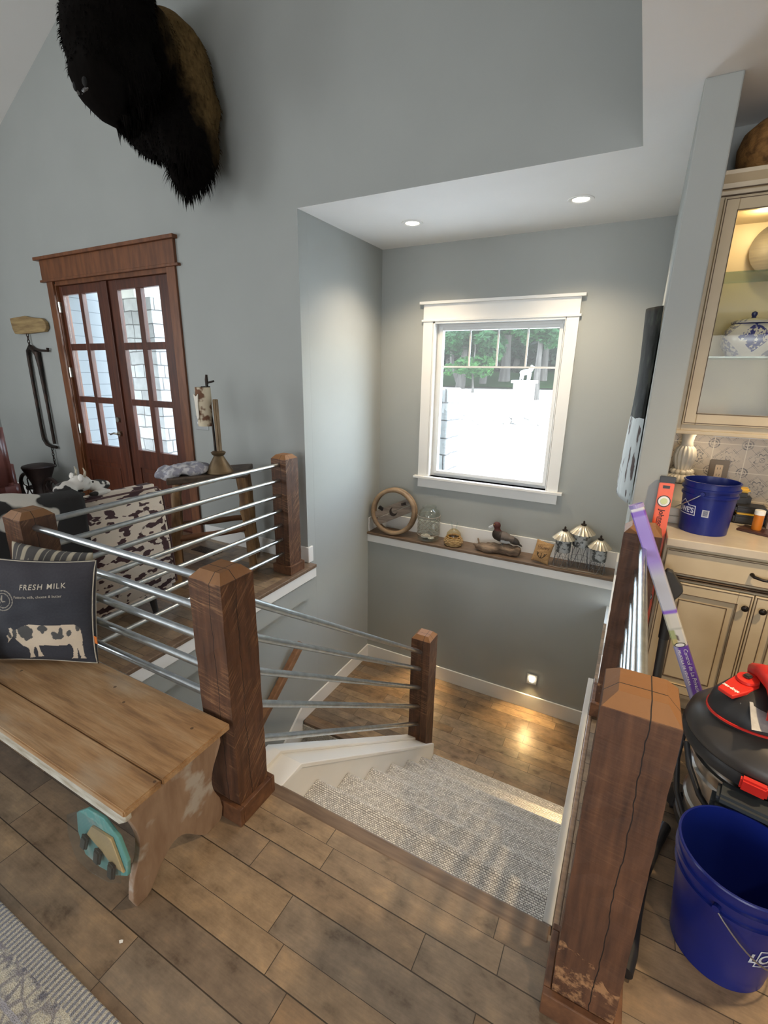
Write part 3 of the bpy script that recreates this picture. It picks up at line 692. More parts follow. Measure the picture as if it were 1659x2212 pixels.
# milk cushion: right bottom corner near (-1.77,.94), left bottom corner near (-2.09,.70)
ANG = math.atan2(.235, .29)
pw, ph = .445, .42
def placeM(br, ang, lean, w, h, th=0):   # br = bottom right corner on the seat
    R = Matrix.Rotation(ang, 4, 'Z') @ Matrix.Rotation(lean, 4, 'X')
    return Matrix.Translation(br) @ R @ Matrix.Translation((-w / 2, 0, h / 2))
M1 = placeM((-1.765, .905, BZ + .012), math.radians(26), math.radians(-13), pw, ph)
t = thing('throw_cushion', 'dark cushion printed FRESH MILK with a black and white cow, propped on the bench', 'cushion', (-1.95, .82, BZ))
_, S1 = pillow('cover', pw, ph, .125, M1, vcolmat('printed_linen'), parent=t, n=190, colfn=milk, pinch=.05)
INKC = pm('cream_ink', (.58, .52, .42), (.48, .43, .34), scale=60, rough=.85)
def fm(x, y): return S1(-.052 + x, .098 + y + x * .06, .0018)
b = MB(); b.text('FRESH MILK', .030, fm, bold=.0004, spacing=1.22); build('lettering', b, INKC, t, norm=False)
def fm2(x, y): return S1(-.075 + x, .062 + y + x * .05, .0018)
b = MB(); b.text('Fattoria, milk, cheese & butter', .0150, fm2, spacing=1.05); build('lettering', b, INKC, t, norm=False)
b = MB(); pts = [(S1(x, z, 0) + Vector((0, 0, 0))) for x, z in [(pw / 2 * .985 * math.cos(a) / max(abs(math.cos(a)), abs(math.sin(a))), ph / 2 * .985 * math.sin(a) / max(abs(math.cos(a)), abs(math.sin(a)))) for a in [2 * PI * k / 96 for k in range(96)]]]
b.tube(pts, .0025, 6, closed=True); build('piping', b, INKC, t, smooth=True)
b = MB(); q = S1(pw / 2 * .99, -ph * .26, 0); b.box(q + Vector((-.002, -.001, -.016)), q + Vector((.018, .001, .016))); build('care_tag', b, pm('orange_tag', (.80, .22, .04), rough=.6), t)
def stripes(u, v, back):
    s = (u * 5.3 + .04 * math.sin(v * 5)) % 1
    if s < .28: return (.50, .44, .33)
    if .60 < s < .64: return (.42, .38, .30)
    return (.085, .078, .075)
M2 = placeM((-1.90, .975, BZ + .012), math.radians(12), math.radians(-9), .45, .415)
o, _ = pillow('throw_cushion', .45, .40, .11, M2, vcolmat('striped_linen'), label='charcoal and cream striped cushion behind the cow cushion', n=110, colfn=stripes)
M3 = placeM((-2.015, .64, BZ + .012), math.radians(38), math.radians(-14), .40, .17)
o, _ = pillow('throw_cushion', .40, .17, .09, M3, pm('cream_canvas', (.60, .52, .36), (.52, .45, .31), scale=20, rough=.9), label='cream cushion corner cut by the left edge, in front of the cow cushion', n=30)

# ------------------------------------------------------------------ rug
def rugmat():
    m, nt, bs = newmat('distressed_rug'); setin(bs, Roughness=.97)
    v = coords(nt); tc = N(nt, 'ShaderNodeTexCoord'); sp = N(nt, 'ShaderNodeSeparateXYZ'); nt.links.new(tc.outputs['Object'], sp.inputs[0]); X, Y, Z = sp.outputs
    n1 = noise_t(nt, v, 26, 5, .75); n2 = noise_t(nt, v, 9, 3); 
    vo = N(nt, 'ShaderNodeTexVoronoi', feature='DISTANCE_TO_EDGE'); setin(vo, Scale=15); nt.links.new(v, vo.inputs['Vector'])
    vs = N(nt, 'ShaderNodeTexVoronoi'); setin(vs, Scale=320); nt.links.new(v, vs.inputs['Vector'])
    c = ramp(nt, n1, [(.36, (.15, .15, .19)), (.44, (.36, .35, .34)), (.53, (.60, .57, .48)), (.7, (.54, .50, .40))])
    c = mix(nt, ramp(nt, vo.outputs[0], [(.03, (.75, .75, .75)), (.07, (0, 0, 0))]), c, (.24, .23, .26))
    # striped selvedge along the far edge (y from -.05 to 0 in rug space)
    e = math_n(nt, 'GREATER_THAN', Y, -.055)
    st = math_n(nt, 'FRACT', math_n(nt, 'MULTIPLY', X, 62))
    stc = mix(nt, math_n(nt, 'GREATER_THAN', st, .5), (.52, .49, .42), (.24, .25, .29))
    c = mix(nt, e, c, stc)
    e2 = math_n(nt, 'MULTIPLY', math_n(nt, 'LESS_THAN', math_n(nt, 'ABSOLUTE', math_n(nt, 'ADD', Y, .125)), .006), .8)
    c = mix(nt, e2, c, (.40, .40, .46))
    bw = N(nt, 'ShaderNodeRGBToBW'); nt.links.new(vs.outputs['Color'], bw.inputs[0])
    c = mix(nt, .45, c, ramp(nt, bw.outputs[0], [(.1, (.45, .45, .45)), (.9, (1.3, 1.3, 1.3))]), 'MULTIPLY')
    nt.links.new(c, bs.inputs['Base Color']); bump(nt, bs, vs.outputs['Distance'], .8, .004); return m
b = MB(); b.box((-4.2, -2.4, .001), (-.30, .375, .012), bev=.003)
build('area_rug', b, rugmat(), label='cream and slate distressed area rug on the plank floor in the lower left corner', cat='rug', origin=(0, .375, 0))
b = MB(); b.poly([(-1.108, .487, .001), (-1.100, .483, .001), (-1.094, .489, .001), (-1.099, .494, .001), (-1.105, .491, .001)], (0, 0, .0015)); build('paper_scrap', b, WHITE, label='tiny white paper scrap on the floor between rug and bench', cat='scrap')

# ------------------------------------------------------------------ cowhide chair, draped hide, plush cow
HIDEB = cowhide('brown_hide_print', (.62, .52, .42), (.045, .015, .017), 17, .55, .012, stretch=(1, .75, 1.5))
BLEG = pm('black_wood', (.016, .014, .013), rough=.4)
t = thing('accent_chair', 'brown and cream cowhide print chair seen from behind through the railing', 'chair', (-2.95, 1.5, 0))
def rbox(a, b, r, n=4):
    m = MB(); m.box(a, b, bev=0)
    es = list(m.bm.edges); bmesh.ops.bevel(m.bm, geom=es, offset=r, segments=n, affect='EDGES', clamp_overlap=True); return m
b = MB()
def cb(u, v):   # back panel: u along y, v up; leans back slightly and bows
    y = 1.02 + .95 * u; z = .20 + .66 * v + .02 * math.sin(PI * u)
    return y, z
pts_out = []
b.grid(lambda u, v: Vector((-2.62 - .06 * v - .035 * math.sin(PI * u) * 0, 1.02 + .95 * u - .02 * (1 - v) * (u - .5), .17 + .69 * v)), 14, 10)
b = rbox((-2.80, 1.00, .15), (-2.64, 1.985, .875), .045)
bmesh.ops.transform(b.bm, matrix=Matrix.Translation((-2.7, 1.5, .15)) @ Matrix.Shear('XY', 4, (-.08, 0)) @ Matrix.Translation((2.7, -1.5, -.15)), verts=b.bm.verts)
build('backrest', b, HIDEB, t, smooth='full')
b = rbox((-3.40, 1.06, .14), (-2.74, 1.93, .44), .05); build('seat', b, HIDEB, t, smooth='full')
for y0, y1 in ((.99, 1.12), (1.87, 2.0)):
    b = rbox((-3.38, y0, .14), (-2.76, y1, .64), .045); build('arm', b, HIDEB, t, smooth='full')
for x, y in ((-2.72, 1.80), (-2.72, 1.10), (-3.33, 1.88), (-3.33, 1.10)):
    b = MB(); b.cyl((x, y, .16), (x + (.03 if x > -3 else -.03), y, .0), .028, .017, 12); build('leg', b, BLEG, t, smooth=True)
b = MB(); pts = [Vector((-2.645 - .08 * (z - .15), y, z)) for y, z in [(1.955, .20), (1.965, .5), (1.96, .80), (1.93, .862), (1.5, .868), (1.06, .862)]]; b.tube(pts, .006, 8); build('piping', b, pm('dark_piping', (.10, .05, .05), rough=.8), t, smooth=True)
# black and white hide over the chair back
hm = cowhide('black_white_hide', (.66, .62, .55), (.022, .020, .020), 3.6, .44, .008)
b = MB()
def drape(u, v):
    y = .62 + .80 * u
    L = v * 1.05
    xf = -2.615; top = .93 + .025 * math.sin(3 * u + .5) + .012 * math.sin(13 * u)
    front = .36 - .05 * math.sin(7 * u)
    if L < front: x, z = xf + .006 * math.sin(18 * u + 4 * v), top - (front - L) - .01
    elif L < front + .22:
        a = (L - front) / .22; x, z = xf - .24 * a, top + .028 * math.sin(PI * a)
    else: x, z = xf - .24 - .01 * math.sin(11 * u), top - (L - front - .22)
    return Vector((x, y, z))
b.grid(drape, 48, 40)
o = build('cowhide_throw', b, hm, smooth='full', label='black and white cowhide thrown over the chair back behind the left post', cat='throw')
s = o.modifiers.new('s', 'SOLIDIFY'); s.thickness = .006
# plush cow
def plush():
    t = thing('plush_cow', 'small white and black plush cow lying along the chair top', 'soft toy', (-2.80, 1.50, .88))
    PL = cowhide('plush_fur', (.66, .63, .58), (.03, .028, .028), 14, .52, .015)
    b = MB(); b.ell((-2.77, 1.42, .945), (.055, .07, .045)); b.ell((-2.76, 1.49, .965), (.05, .06, .05)); b.ell((-2.75, 1.575, .940), (.038, .055, .034)); b.ell((-2.75, 1.62, .934), (.034, .032, .028)); b.ell((-2.70, 1.42, .915), (.02, .06, .02)); b.ell((-2.70, 1.56, .905), (.02, .07, .018))
    blobbed('body', b, PL, .008, t)
    for sx in (-2.715, -2.80):
        b = MB(); b.ell((sx, 1.475, 1.005), (.022, .012, .022), u=10, v=8); build('ear', b, PL, t, smooth=True)
        b = MB(); b.ell((sx + (.005 if sx > -2.75 else .012), 1.535, .972), (.006, .006, .006), u=8, v=6); build('eye', b, BLACKPL, t, smooth=True)
        b = MB(); b.tube([(sx, 1.495, 1.005), (sx, 1.503, 1.035), (sx, 1.495, 1.06)], [.007, .006, .002], 8); build('horn', b, pm('bone', (.55, .48, .36), rough=.6), t, smooth=True)
plush()

# ------------------------------------------------------------------ leather chair at the far left
LEA = pm('oxblood_leather', (.16, .05, .035), (.09, .028, .02), scale=4, rough=.35, bmp=.2, bscale=70)
t = thing('leather_armchair', 'oxblood leather chair back cut by the left edge of the photo', 'chair', (-5.9, 2.1, 0))
b = rbox((-5.95, 1.75, .35), (-5.56, 2.40, 1.10), .09, 5); build('backrest', b, LEA, t, smooth='full')
b = rbox((-6.5, 1.72, .12), (-5.70, 2.5, .46), .07, 4); build('seat', b, LEA, t, smooth='full')
for y0, y1 in ((1.66, 1.84), (2.32, 2.50)): b = rbox((-6.5, y0, .12), (-5.76, y1, .66), .06, 4); build('arm', b, LEA, t, smooth='full')
for x in (-6.42, -5.80):
    for y in (1.78, 2.40): b = MB(); b.cyl((x, y, .13), (x, y, 0), .03, .02, 12); build('leg', b, BLEG, t, smooth=True)

# ------------------------------------------------------------------ rustic table with lamp and cloth
LOG = pm('peeled_log', (.34, .20, .085), (.14, .075, .035), scale=6, rough=.6, stretch=(3, 3, .6), bmp=.5, bscale=25, bdist=.006)
OLDT = pm('old_grey_brown_wood', (.12, .085, .06), (.06, .042, .03), scale=5, rough=.6, stretch=(6, 2, 6))
TZ = .83
t = thing('rustic_table', 'rustic table with a dark plank top and peeled log legs beside the front door', 'table', (-2.98, 2.6, 0))
F1, F2, B2, B1 = (-2.955, 2.19), (-2.665, 2.70), (-2.88, 3.0), (-3.27, 2.46)
b = MB(); b.poly([(x, y, TZ - .045) for x, y in (F1, F2, B2, B1)], (0, 0, .045)); build('tabletop', b, OLDT, t, bevel=.008)
def lerp2(a, b_, k): return (a[0] + (b_[0] - a[0]) * k, a[1] + (b_[1] - a[1]) * k)
C0 = (-2.94, 2.59)
feet = []
for P_ in (F1, F2, B2, B1):
    a = lerp2(P_, C0, .20); g = lerp2(P_, C0, -.02 if P_ != B2 else .06); feet.append((a, g))
    b = MB(); n_ = 9; rr = random.Random(P_[0])
    b.tube([(a[0] + (g[0] - a[0]) * k / n_ + rr.uniform(-.006, .006), a[1] + (g[1] - a[1]) * k / n_ + rr.uniform(-.006, .006), (TZ - .046) * (1 - k / n_)) for k in range(n_ + 1)], [.034 + rr.uniform(-.005, .005) for k in range(n_ + 1)], 14)
    build('leg', b, LOG, t, smooth=True)
for i, j, z in ((0, 1, .36), (2, 3, .36), (0, 3, .28)):
    k = 1 - z / TZ
    p = lerp2(feet[i][0], feet[i][1], k); q = lerp2(feet[j][0], feet[j][1], k)
    b = MB(); b.tube([(p[0] + (q[0] - p[0]) * s_ / 4, p[1] + (q[1] - p[1]) * s_ / 4, z + .004 * math.sin(s_ * 2)) for s_ in range(5)], .024, 12); build('stretcher', b, pm('log_bark', (.20, .09, .04), (.12, .05, .025), scale=7, rough=.6, bmp=.3), t, smooth=True)
LX, LY = -2.82, 2.575
t = thing('table_lamp', 'table lamp made of a galvanized funnel, a wooden post and an iron tap', 'lamp', (LX, LY, TZ))
RUSTY = pm('aged_zinc_funnel', (.22, .155, .085), (.13, .09, .05), scale=9, rough=.5, metal=.6, bmp=.2)
b = MB(); b.lathe([(.0, .0), (.098, .001), (.102, .006), (.100, .016), (.098, .022), (.040, .125), (.036, .135), (.046, .142), (.056, .160), (.040, .170), (.022, .172), (0, .172)], (LX, LY, TZ), 36); build('funnel_base', b, RUSTY, t, smooth=True)
WPO = pm('weathered_post', (.24, .155, .075), (.14, .09, .045), scale=6, rough=.6, stretch=(5, 5, 1))
b = MB(); b.box((LX - .002, LY - .016, TZ + .165), (LX + .03, LY + .016, TZ + .56), bev=.004); build('wooden_post', b, WPO, t)
b = MB(); b.tube([(LX - .018, LY - .01, TZ + .17), (LX - .022, LY - .01, TZ + .36), (LX - .035, LY - .01, TZ + .44), (LX - .05, LY - .01, TZ + .62), (LX - .048, LY - .01, TZ + .70), (LX - .045, LY - .01, TZ + .735)], [.009, .009, .012, .010, .012, .008], 10)
b.cyl((LX - .05, LY - .01, TZ + .675), (LX + .005, LY + .01, TZ + .69), .007).cyl((LX - .10, LY - .02, TZ + .645), (LX - .03, LY, TZ + .648), .006); build('iron_tap', b, DARKMETAL, t, smooth=True)
HIDES = cowhide('hide_shade', (.60, .52, .38), (.16, .075, .04), 16, .56, .05)
b = MB(); b.lathe([(.052, 0), (.056, .10), (.058, .20), (.056, .285), (.054, .285), (.054, .0)], (LX - .075, LY - .03, TZ + .36), 20); build('lamp_shade', b, HIDES, t, smooth=True)
b = MB(); b.poly([(LX - .075 + x, LY - .089, TZ + .49 + z) for x, z in [(-.03, .11), (-.005, .09), (.02, .11), (.012, .04), (.010, -.06), (-.004, -.085), (-.016, -.05), (-.02, .03)]], (0, -.008, 0)); build('skull_ornament', b, pm('bleached_bone', (.75, .70, .60), rough=.6), t, bevel=.003)
b = MB()
for k in range(9):
    a = k * .7; b.ell((-3.03 + .06 * math.cos(a) + .012 * k - .04, 2.38 + .10 * math.sin(a * 1.3) + .0 * k, TZ + .03 + .010 * math.sin(k)), (.080, .09, .042), (random.uniform(-.3, .3), random.uniform(-.3, .3), a), 14, 10)
blobbed('folded_cloth', b, pm('grey_scroll_fabric', (.58, .58, .61), (.30, .30, .36), scale=22, rough=.9, lo=.46, hi=.54), .009, disp=.012, dscale=22, label='crumpled white and grey patterned cloth on the rustic table', cat='cloth')
t = thing('switch_plate', 'metal light switch plate beside the front door casing', 'switch', (-3.53, A, 1.13))
b = MB(); b.box((-3.60, A - .006, 1.068), (-3.44, A, 1.190)); build('cover_plate', b, pm('pewter', (.32, .33, .33), rough=.35, metal=.8), t, bevel=.002)
for x in (-3.56, -3.52, -3.48): b = MB(); b.box((x - .005, A - .016, 1.12), (x + .005, A - .006, 1.14)); build('toggle', b, WHITE, t)
t = thing('floor_vent', 'dark slotted floor vent under the rustic table', 'floor vent', (-3.33, 2.80, 0))
b = MB(); b.box((-3.47, 2.745, .0005), (-3.18, 2.855, .004)); build('frame', b, DARKMETAL, t)
b = MB()
for k in range(10): b.box((-3.45 + .027 * k, 2.76, .004), (-3.443 + .027 * k, 2.84, .006))
build('louver', b, pm('vent_brown', (.10, .07, .05), rough=.5), t)

# ------------------------------------------------------------------ wall-hung saw and feed mill
t = thing('antique_saw', 'antique iron bow saw hung by a chain from a wooden block left of the door', 'wall decoration', (-6.1, A - .03, .5))
b = MB(); b.poly([(x, A - .045, z) for x, z in [(-6.41, 2.12), (-6.10, 2.135), (-5.98, 2.115), (-5.78, 2.10), (-5.715, 2.06), (-5.71, 2.00), (-5.76, 1.965), (-6.0, 1.955), (-6.2, 1.95), (-6.36, 1.955), (-6.39, 2.0)]], (0, .04, 0)); build('wooden_block', b, pm('yellowed_pine', (.38, .27, .12), (.22, .14, .06), scale=4, rough=.6, stretch=(1, 4, 8)), t, bevel=.008)
b = MB(); ys = A - .03
b.tube([(-5.955, ys, .70), (-6.05, ys, .70), (-6.15, ys, .72), (-6.20, ys, .78), (-6.205, ys, .9), (-6.20, ys, 1.35), (-6.19, ys, 1.70), (-6.17, ys, 1.77), (-6.11, ys, 1.81), (-6.05, ys, 1.78), (-6.00, ys, 1.70)], [.016, .018, .02, .020, .018, .018, .02, .024, .03, .028, .02], 12)
b.tube([(-6.00, ys, 1.76), (-5.99, ys, 1.60), (-5.985, ys, 1.2), (-5.985, ys, .74)], [.034, .024, .017, .017], 12)
b.tube([(-6.10, ys, 1.80), (-5.95, ys, 1.775), (-5.78, ys, 1.77), (-5.775, ys, 1.80)], [.018, .012, .012, .015], 10)
build('bow_frame', b, DARKMETAL, t, smooth=True)
def chain(x, z0, z1, n):
    b = MB()
    for k in range(n):
        z = z0 + (z1 - z0) * (k + .5) / n; h = abs(z1 - z0) / n * .62
        pts = [Vector((x + (math.cos(a) * h * .5 if k % 2 else 0), ys + (0 if k % 2 else math.cos(a) * h * .5), z + math.sin(a) * h)) for a in [2 * PI * j / 12 for j in range(12)]]
        b.tube(pts, .0045, 6, closed=True)
    return b
build('chain', chain(-6.13, 1.955, 1.82, 4), DARKMETAL, t, smooth=True); build('chain', chain(-6.06, .69, .46, 7), DARKMETAL, t, smooth=True)
t = thing('coffee_mill', 'dark cast-iron two-wheel mill standing below the hanging saw', 'mill', (-5.86, 2.80, 0))
CAST = pm('cast_iron_brown', (.055, .035, .03), (.03, .02, .018), scale=9, rough=.55, metal=.3, bmp=.25)
MX, MY = -5.93, 2.78
b = MB(); b.lathe([(0, 0), (.12, 0), (.13, .02), (.10, .05), (.085, .12), (.10, .20), (.085, .26), (.09, .33), (.155, .50), (.16, .515), (.15, .53), (.09, .545), (0, .55)], (MX, MY, 0), 28); build('hopper', b, CAST, t, smooth=True)
for sx in (-.25, .25):
    cx_ = MX + sx; b = MB(); ring = [Vector((cx_ + .165 * math.cos(a), MY - .02, .24 + .165 * math.sin(a))) for a in [2 * PI * k / 36 for k in range(36)]]
    b.tube(ring, .020, 10, closed=True)
    for k in range(5):
        a0 = 2 * PI * k / 5
        b.tube([(cx_ + .02 * math.cos(a0), MY - .02, .24 + .02 * math.sin(a0)), (cx_ + .10 * math.cos(a0 + .35), MY - .02, .24 + .10 * math.sin(a0 + .35)), (cx_ + .16 * math.cos(a0), MY - .02, .24 + .16 * math.sin(a0))], .007, 8)
    b.cyl((cx_, MY - .04, .24), (cx_, MY + .02, .24), .026)
    build('wheel', b, CAST, t, smooth=True)
b = MB(); b.cyl((MX - .25, MY - .02, .24), (MX + .25, MY - .02, .24), .012); build('axle', b, CAST, t, smooth=True)

# ------------------------------------------------------------------ bison shoulder mount
def bison():
    t = thing('bison_mount', 'dark brown bison head and shoulder mount high on the grey wall, upper left', 'taxidermy mount', (-3.35, A - .02, 3.4))
    def furmat(name, dark, tan):
        m, nt, bs = newmat(name); setin(bs, Roughness=1.0); bs.inputs['Specular IOR Level'].default_value = .08
        tc = N(nt, 'ShaderNodeTexCoord'); sp = N(nt, 'ShaderNodeSeparateXYZ'); nt.links.new(tc.outputs['Object'], sp.inputs[0]); X, Y, Z = sp.outputs
        # the cape over hump and shoulder is tan, head, beard and throat almost black
        f = math_n(nt, 'ADD', math_n(nt, 'MULTIPLY', Y, 2.6), math_n(nt, 'MULTIPLY', X, 1.3))
        f = math_n(nt, 'ADD', f, math_n(nt, 'MULTIPLY', Z, 1.5))
        f = math_n(nt, 'ADD', f, math_n(nt, 'MULTIPLY', noise_t(nt, tc.outputs['Object'], 5, 4), 1.15))
        c = ramp(nt, f, [(.0, dark), (.22, tuple(d * .6 + q * .3 for d, q in zip(dark, tan))), (.45, tan)])
        c = mix(nt, .5, c, ramp(nt, noise_t(nt, coords(nt, (1, 1, .3)), 45, 3), [(.3, (.4, .4, .4)), (.7, (1.4, 1.4, 1.4))]), 'MULTIPLY')
        nt.links.new(c, bs.inputs['Base Color']); return m
    FUR = furmat('bison_fur', (.0045, .0035, .003), (.15, .095, .038))
    b = MB()
    b.ell((-3.38, 2.84, 3.53), (.45, .26, .44)); b.ell((-3.19, 2.82, 3.35), (.31, .24, .36)); b.ell((-3.04, 2.76, 3.12), (.18, .20, .28)); b.ell((-3.04, 2.70, 2.96), (.11, .12, .18))
    b.ell((-3.24, 2.54, 3.54), (.32, .30, .33)); b.ell((-3.08, 2.28, 3.66), (.27, .25, .36)); b.ell((-3.09, 2.21, 3.42), (.21, .21, .28)); b.ell((-3.05, 2.14, 3.22), (.15, .155, .18)); b.ell((-3.03, 2.11, 3.11), (.115, .115, .085)); b.ell((-3.02, 2.19, 3.04), (.08, .10, .06)); b.ell((-2.98, 2.32, 3.34), (.13, .16, .20))
    o = blobbed('head_and_cape', b, FUR, .028, t, smooth_it=5, disp=.02, dscale=9)
    bpy.context.view_layer.update()
    me = o.data; rr = random.Random(3); off = OFF['bison_mount']
    polys = [p for p in me.polygons]
    b = MB()
    for k in range(9000):
        p = polys[rr.randrange(len(polys))]; c = p.center.copy(); n_ = p.normal.copy()
        wc = c + off
        if wc.y > A - .05: continue
        muzzle = (wc - Vector((-3.03, 2.10, 3.12))).length < .17
        if muzzle: continue
        L = rr.uniform(.02, .045)
        under = n_.z < -.15
        if under and wc.z < 3.35 and wc.y < 2.5: L = rr.uniform(.04, .09)
        if wc.z < 3.05 and wc.y > 2.5: L = rr.uniform(.04, .10)
        down = Vector((rr.uniform(-.25, .25), rr.uniform(-.25, .25), -1.0))
        d = (n_ * (.55 if not under else .15) + down * .9).normalized()
        sd = d.cross(n_)
        if sd.length < .01: sd = Vector((1, 0, 0))
        sd.normalize(); sd *= rr.uniform(.003, .006)
        v = [b.bm.verts.new(wc + sd - n_ * .01), b.bm.verts.new(wc - sd - n_ * .01), b.bm.verts.new(wc - sd * .7 + d * L * .55), b.bm.verts.new(wc + sd * .7 + d * L * .55), b.bm.verts.new(wc + d * L + Vector((0, 0, -L * .15)))]
        b.bm.faces.new((v[0], v[1], v[2], v[3])); b.bm.faces.new((v[3], v[2], v[4]))
    # beard and throat tuft
    for (c, r, n_, L0, L1) in (((-2.98, 2.24, 3.03), .075, 700, .05, .13), ((-2.94, 2.32, 3.10), .06, 400, .06, .15), ((-3.01, 2.64, 2.93), .065, 520, .06, .15)):
        for k in range(n_):
            a = rr.uniform(0, 2 * PI); q = r * math.sqrt(rr.random()); p = Vector((c[0] + q * math.cos(a), c[1] + q * math.sin(a), c[2])); L = rr.uniform(L0, L1) * (1 - .45 * q / r)
            d = Vector((-.5 * (p.x - c[0]) / r * .3, -.15 * (p.y - c[1]) / r, -1)); sd = Vector((math.cos(a * 3), math.sin(a * 3), 0)) * .005
            v = [b.bm.verts.new(p + sd), b.bm.verts.new(p - sd), b.bm.verts.new(p - sd * .6 + d * L * .6), b.bm.verts.new(p + sd * .6 + d * L * .6), b.bm.verts.new(p + d * L)]
            b.bm.faces.new((v[0], v[1], v[2], v[3])); b.bm.faces.new((v[3], v[2], v[4]))
    build('long_fur', b, FUR, t, norm=False)
    HORN = pm('dark_horn', (.05, .045, .04), (.02, .018, .016), scale=8, rough=.35)
    for pts in ([(-2.93, 2.30, 3.66), (-2.80, 2.30, 3.64), (-2.73, 2.31, 3.72), (-2.74, 2.32, 3.84), (-2.80, 2.33, 3.93)], [(-3.30, 2.30, 3.72), (-3.42, 2.30, 3.70), (-3.50, 2.31, 3.78), (-3.49, 2.32, 3.90), (-3.43, 2.33, 3.98)]):
        b = MB(); b.tube(pts, [.055, .048, .038, .024, .006], 14); build('horn', b, HORN, t, smooth=True)
    for x, s in ((-2.915, 1), (-3.345, -1)):
        b = MB(); b.ell((x, 2.16, 3.46), (.018, .020, .018), u=12, v=8); build('eye', b, pm('glass_eye', (.03, .015, .01), rough=.1), t, smooth=True)
    NOSEM = pm('bison_nose', (.035, .028, .022), (.02, .016, .013), scale=9, rough=.3, bmp=.3)
    b = MB(); b.ell((-3.035, 2.035, 3.12), (.075, .035, .050)); build('nose', b, NOSEM, t, smooth=True)
    b = MB()
    for s in (-1, 1): b.ell((-3.035 + s * .045, 2.008, 3.125), (.016, .014, .026), (0, 0, s * .4), 12, 8)
    build('nostril', b, pm('nostril_black', (.004, .004, .004), rough=.8), t, smooth=True)
bison()

# ------------------------------------------------------------------ artwork on the partition
def art():
    m, nt, bs = newmat('printed_banner'); setin(bs, Roughness=.75); bs.inputs['Specular IOR Level'].default_value = .2
    tc = N(nt, 'ShaderNodeTexCoord'); sp = N(nt, 'ShaderNodeSeparateXYZ'); nt.links.new(tc.outputs['Object'], sp.inputs[0]); X, Y, Z = sp.outputs
    n1 = noise_t(nt, coords(nt, (1, 1, .5)), 9, 4)
    d = ramp(nt, n1, [(.4, (.004, .005, .004)), (.55, (.018, .02, .018)), (.72, (.07, .075, .06))])
    l_ = ramp(nt, noise_t(nt, coords(nt, (1, 3, .8)), 7, 3), [(.40, (.12, .10, .10)), (.425, (.52, .58, .60)), (.7, (.62, .68, .70))])
    k = math_n(nt, 'ADD', Z, math_n(nt, 'MULTIPLY', noise_t(nt, coords(nt), 6, 2), .12))
    nt.links.new(mix(nt, math_n(nt, 'LESS_THAN', k, .50), d, l_), bs.inputs['Base Color'])
    b = MB()
    def fn(u, v):
        z = .94 + .99 * v
        y = 2.78 + .55 * u
        out = .070 * math.sin(PI * min(1, u * 1.08)) ** .8 * (1 + .12 * math.sin(6 * v + 1)) 
        return Vector((.030 - out, y, z + .03 * u))
    b.grid(fn, 24, 40)
    o = build('wall_banner', b, m, smooth='full', label='curling black and white printed banner hung on the side of the grey partition', cat='wall art')
    s = o.modifiers.new('s', 'SOLIDIFY'); s.thickness = .003
art()

# ------------------------------------------------------------------ things on the ledge
SZ = -.02
DRIFT = pm('grey_driftwood', (.30, .21, .14), (.10, .07, .05), scale=7, rough=.75, stretch=(1, 4, 4), bmp=.6, bscale=22, bdist=.008)
RINGW = pm('bent_branch_wood', (.36, .25, .15), (.17, .11, .065), scale=7, rough=.6, bmp=.4, bscale=30, bdist=.004)
def wheel():
    c = Vector((-2.085, 4.165, SZ + .243)); t = thing('bentwood_ornament', 'round bentwood wheel with crossed planks and a moon cut-out, left end of the ledge', 'decoration', (c.x, c.y, SZ))
    M = Matrix.Translation(c) @ Matrix.Rotation(math.radians(7), 4, 'Z') @ Matrix.Rotation(math.radians(-8), 4, 'X')
    for yy, R in ((-.035, .222), (.02, .226)):
        b = MB(); b.tube([M @ Vector((R * math.cos(a), yy + .004 * math.sin(5 * a), R * math.sin(a))) for a in [2 * PI * k / 48 for k in range(48)]], .022, 10, closed=True); build('rim', b, RINGW, t, smooth=True)
    M2 = M @ Matrix.Rotation(math.radians(-27), 4, 'Y')
    b = MB(); cs = [(.03 * math.cos(a), .035 * math.sin(a)) for a in [PI / 2 + PI * k / 10 for k in range(11)]]
    b.box((-.212, -.028, .004), (.212, .008, .072), M=M2); b.box((-.212, -.028, -.072), (.212, .008, -.002), M=M2)
    build('cross_plank', b, pm('barn_board', (.24, .20, .17), (.14, .115, .095), scale=5, rough=.75, stretch=(1, 6, 9), bmp=.4), t, bevel=.003)
    b = MB(); P = [(.042 * math.cos(a), .046 * math.sin(a)) for a in [2 * PI * k / 20 for k in range(6, 20)]] + [(.014 + .034 * math.cos(a), .018 + .036 * math.sin(a)) for a in [2 * PI * k / 20 for k in range(19, 5, -1)]]
    b.poly([M @ Vector((x, -.0295, z)) for x, z in P], M.to_3x3() @ Vector((0, -.0015, 0))); build('moon_cutout', b, pm('dark_recess', (.025, .018, .015), rough=.9), t)
    for a in (20, 152): b = MB(); b.box((-.03, -.03, -.018), (.03, .0, .018), M=M @ Matrix.Rotation(math.radians(-a), 4, 'Y') @ Matrix.Translation((.13, .0, .05)), bev=.004); build('iron_hook', b, DARKMETAL, t)
wheel()
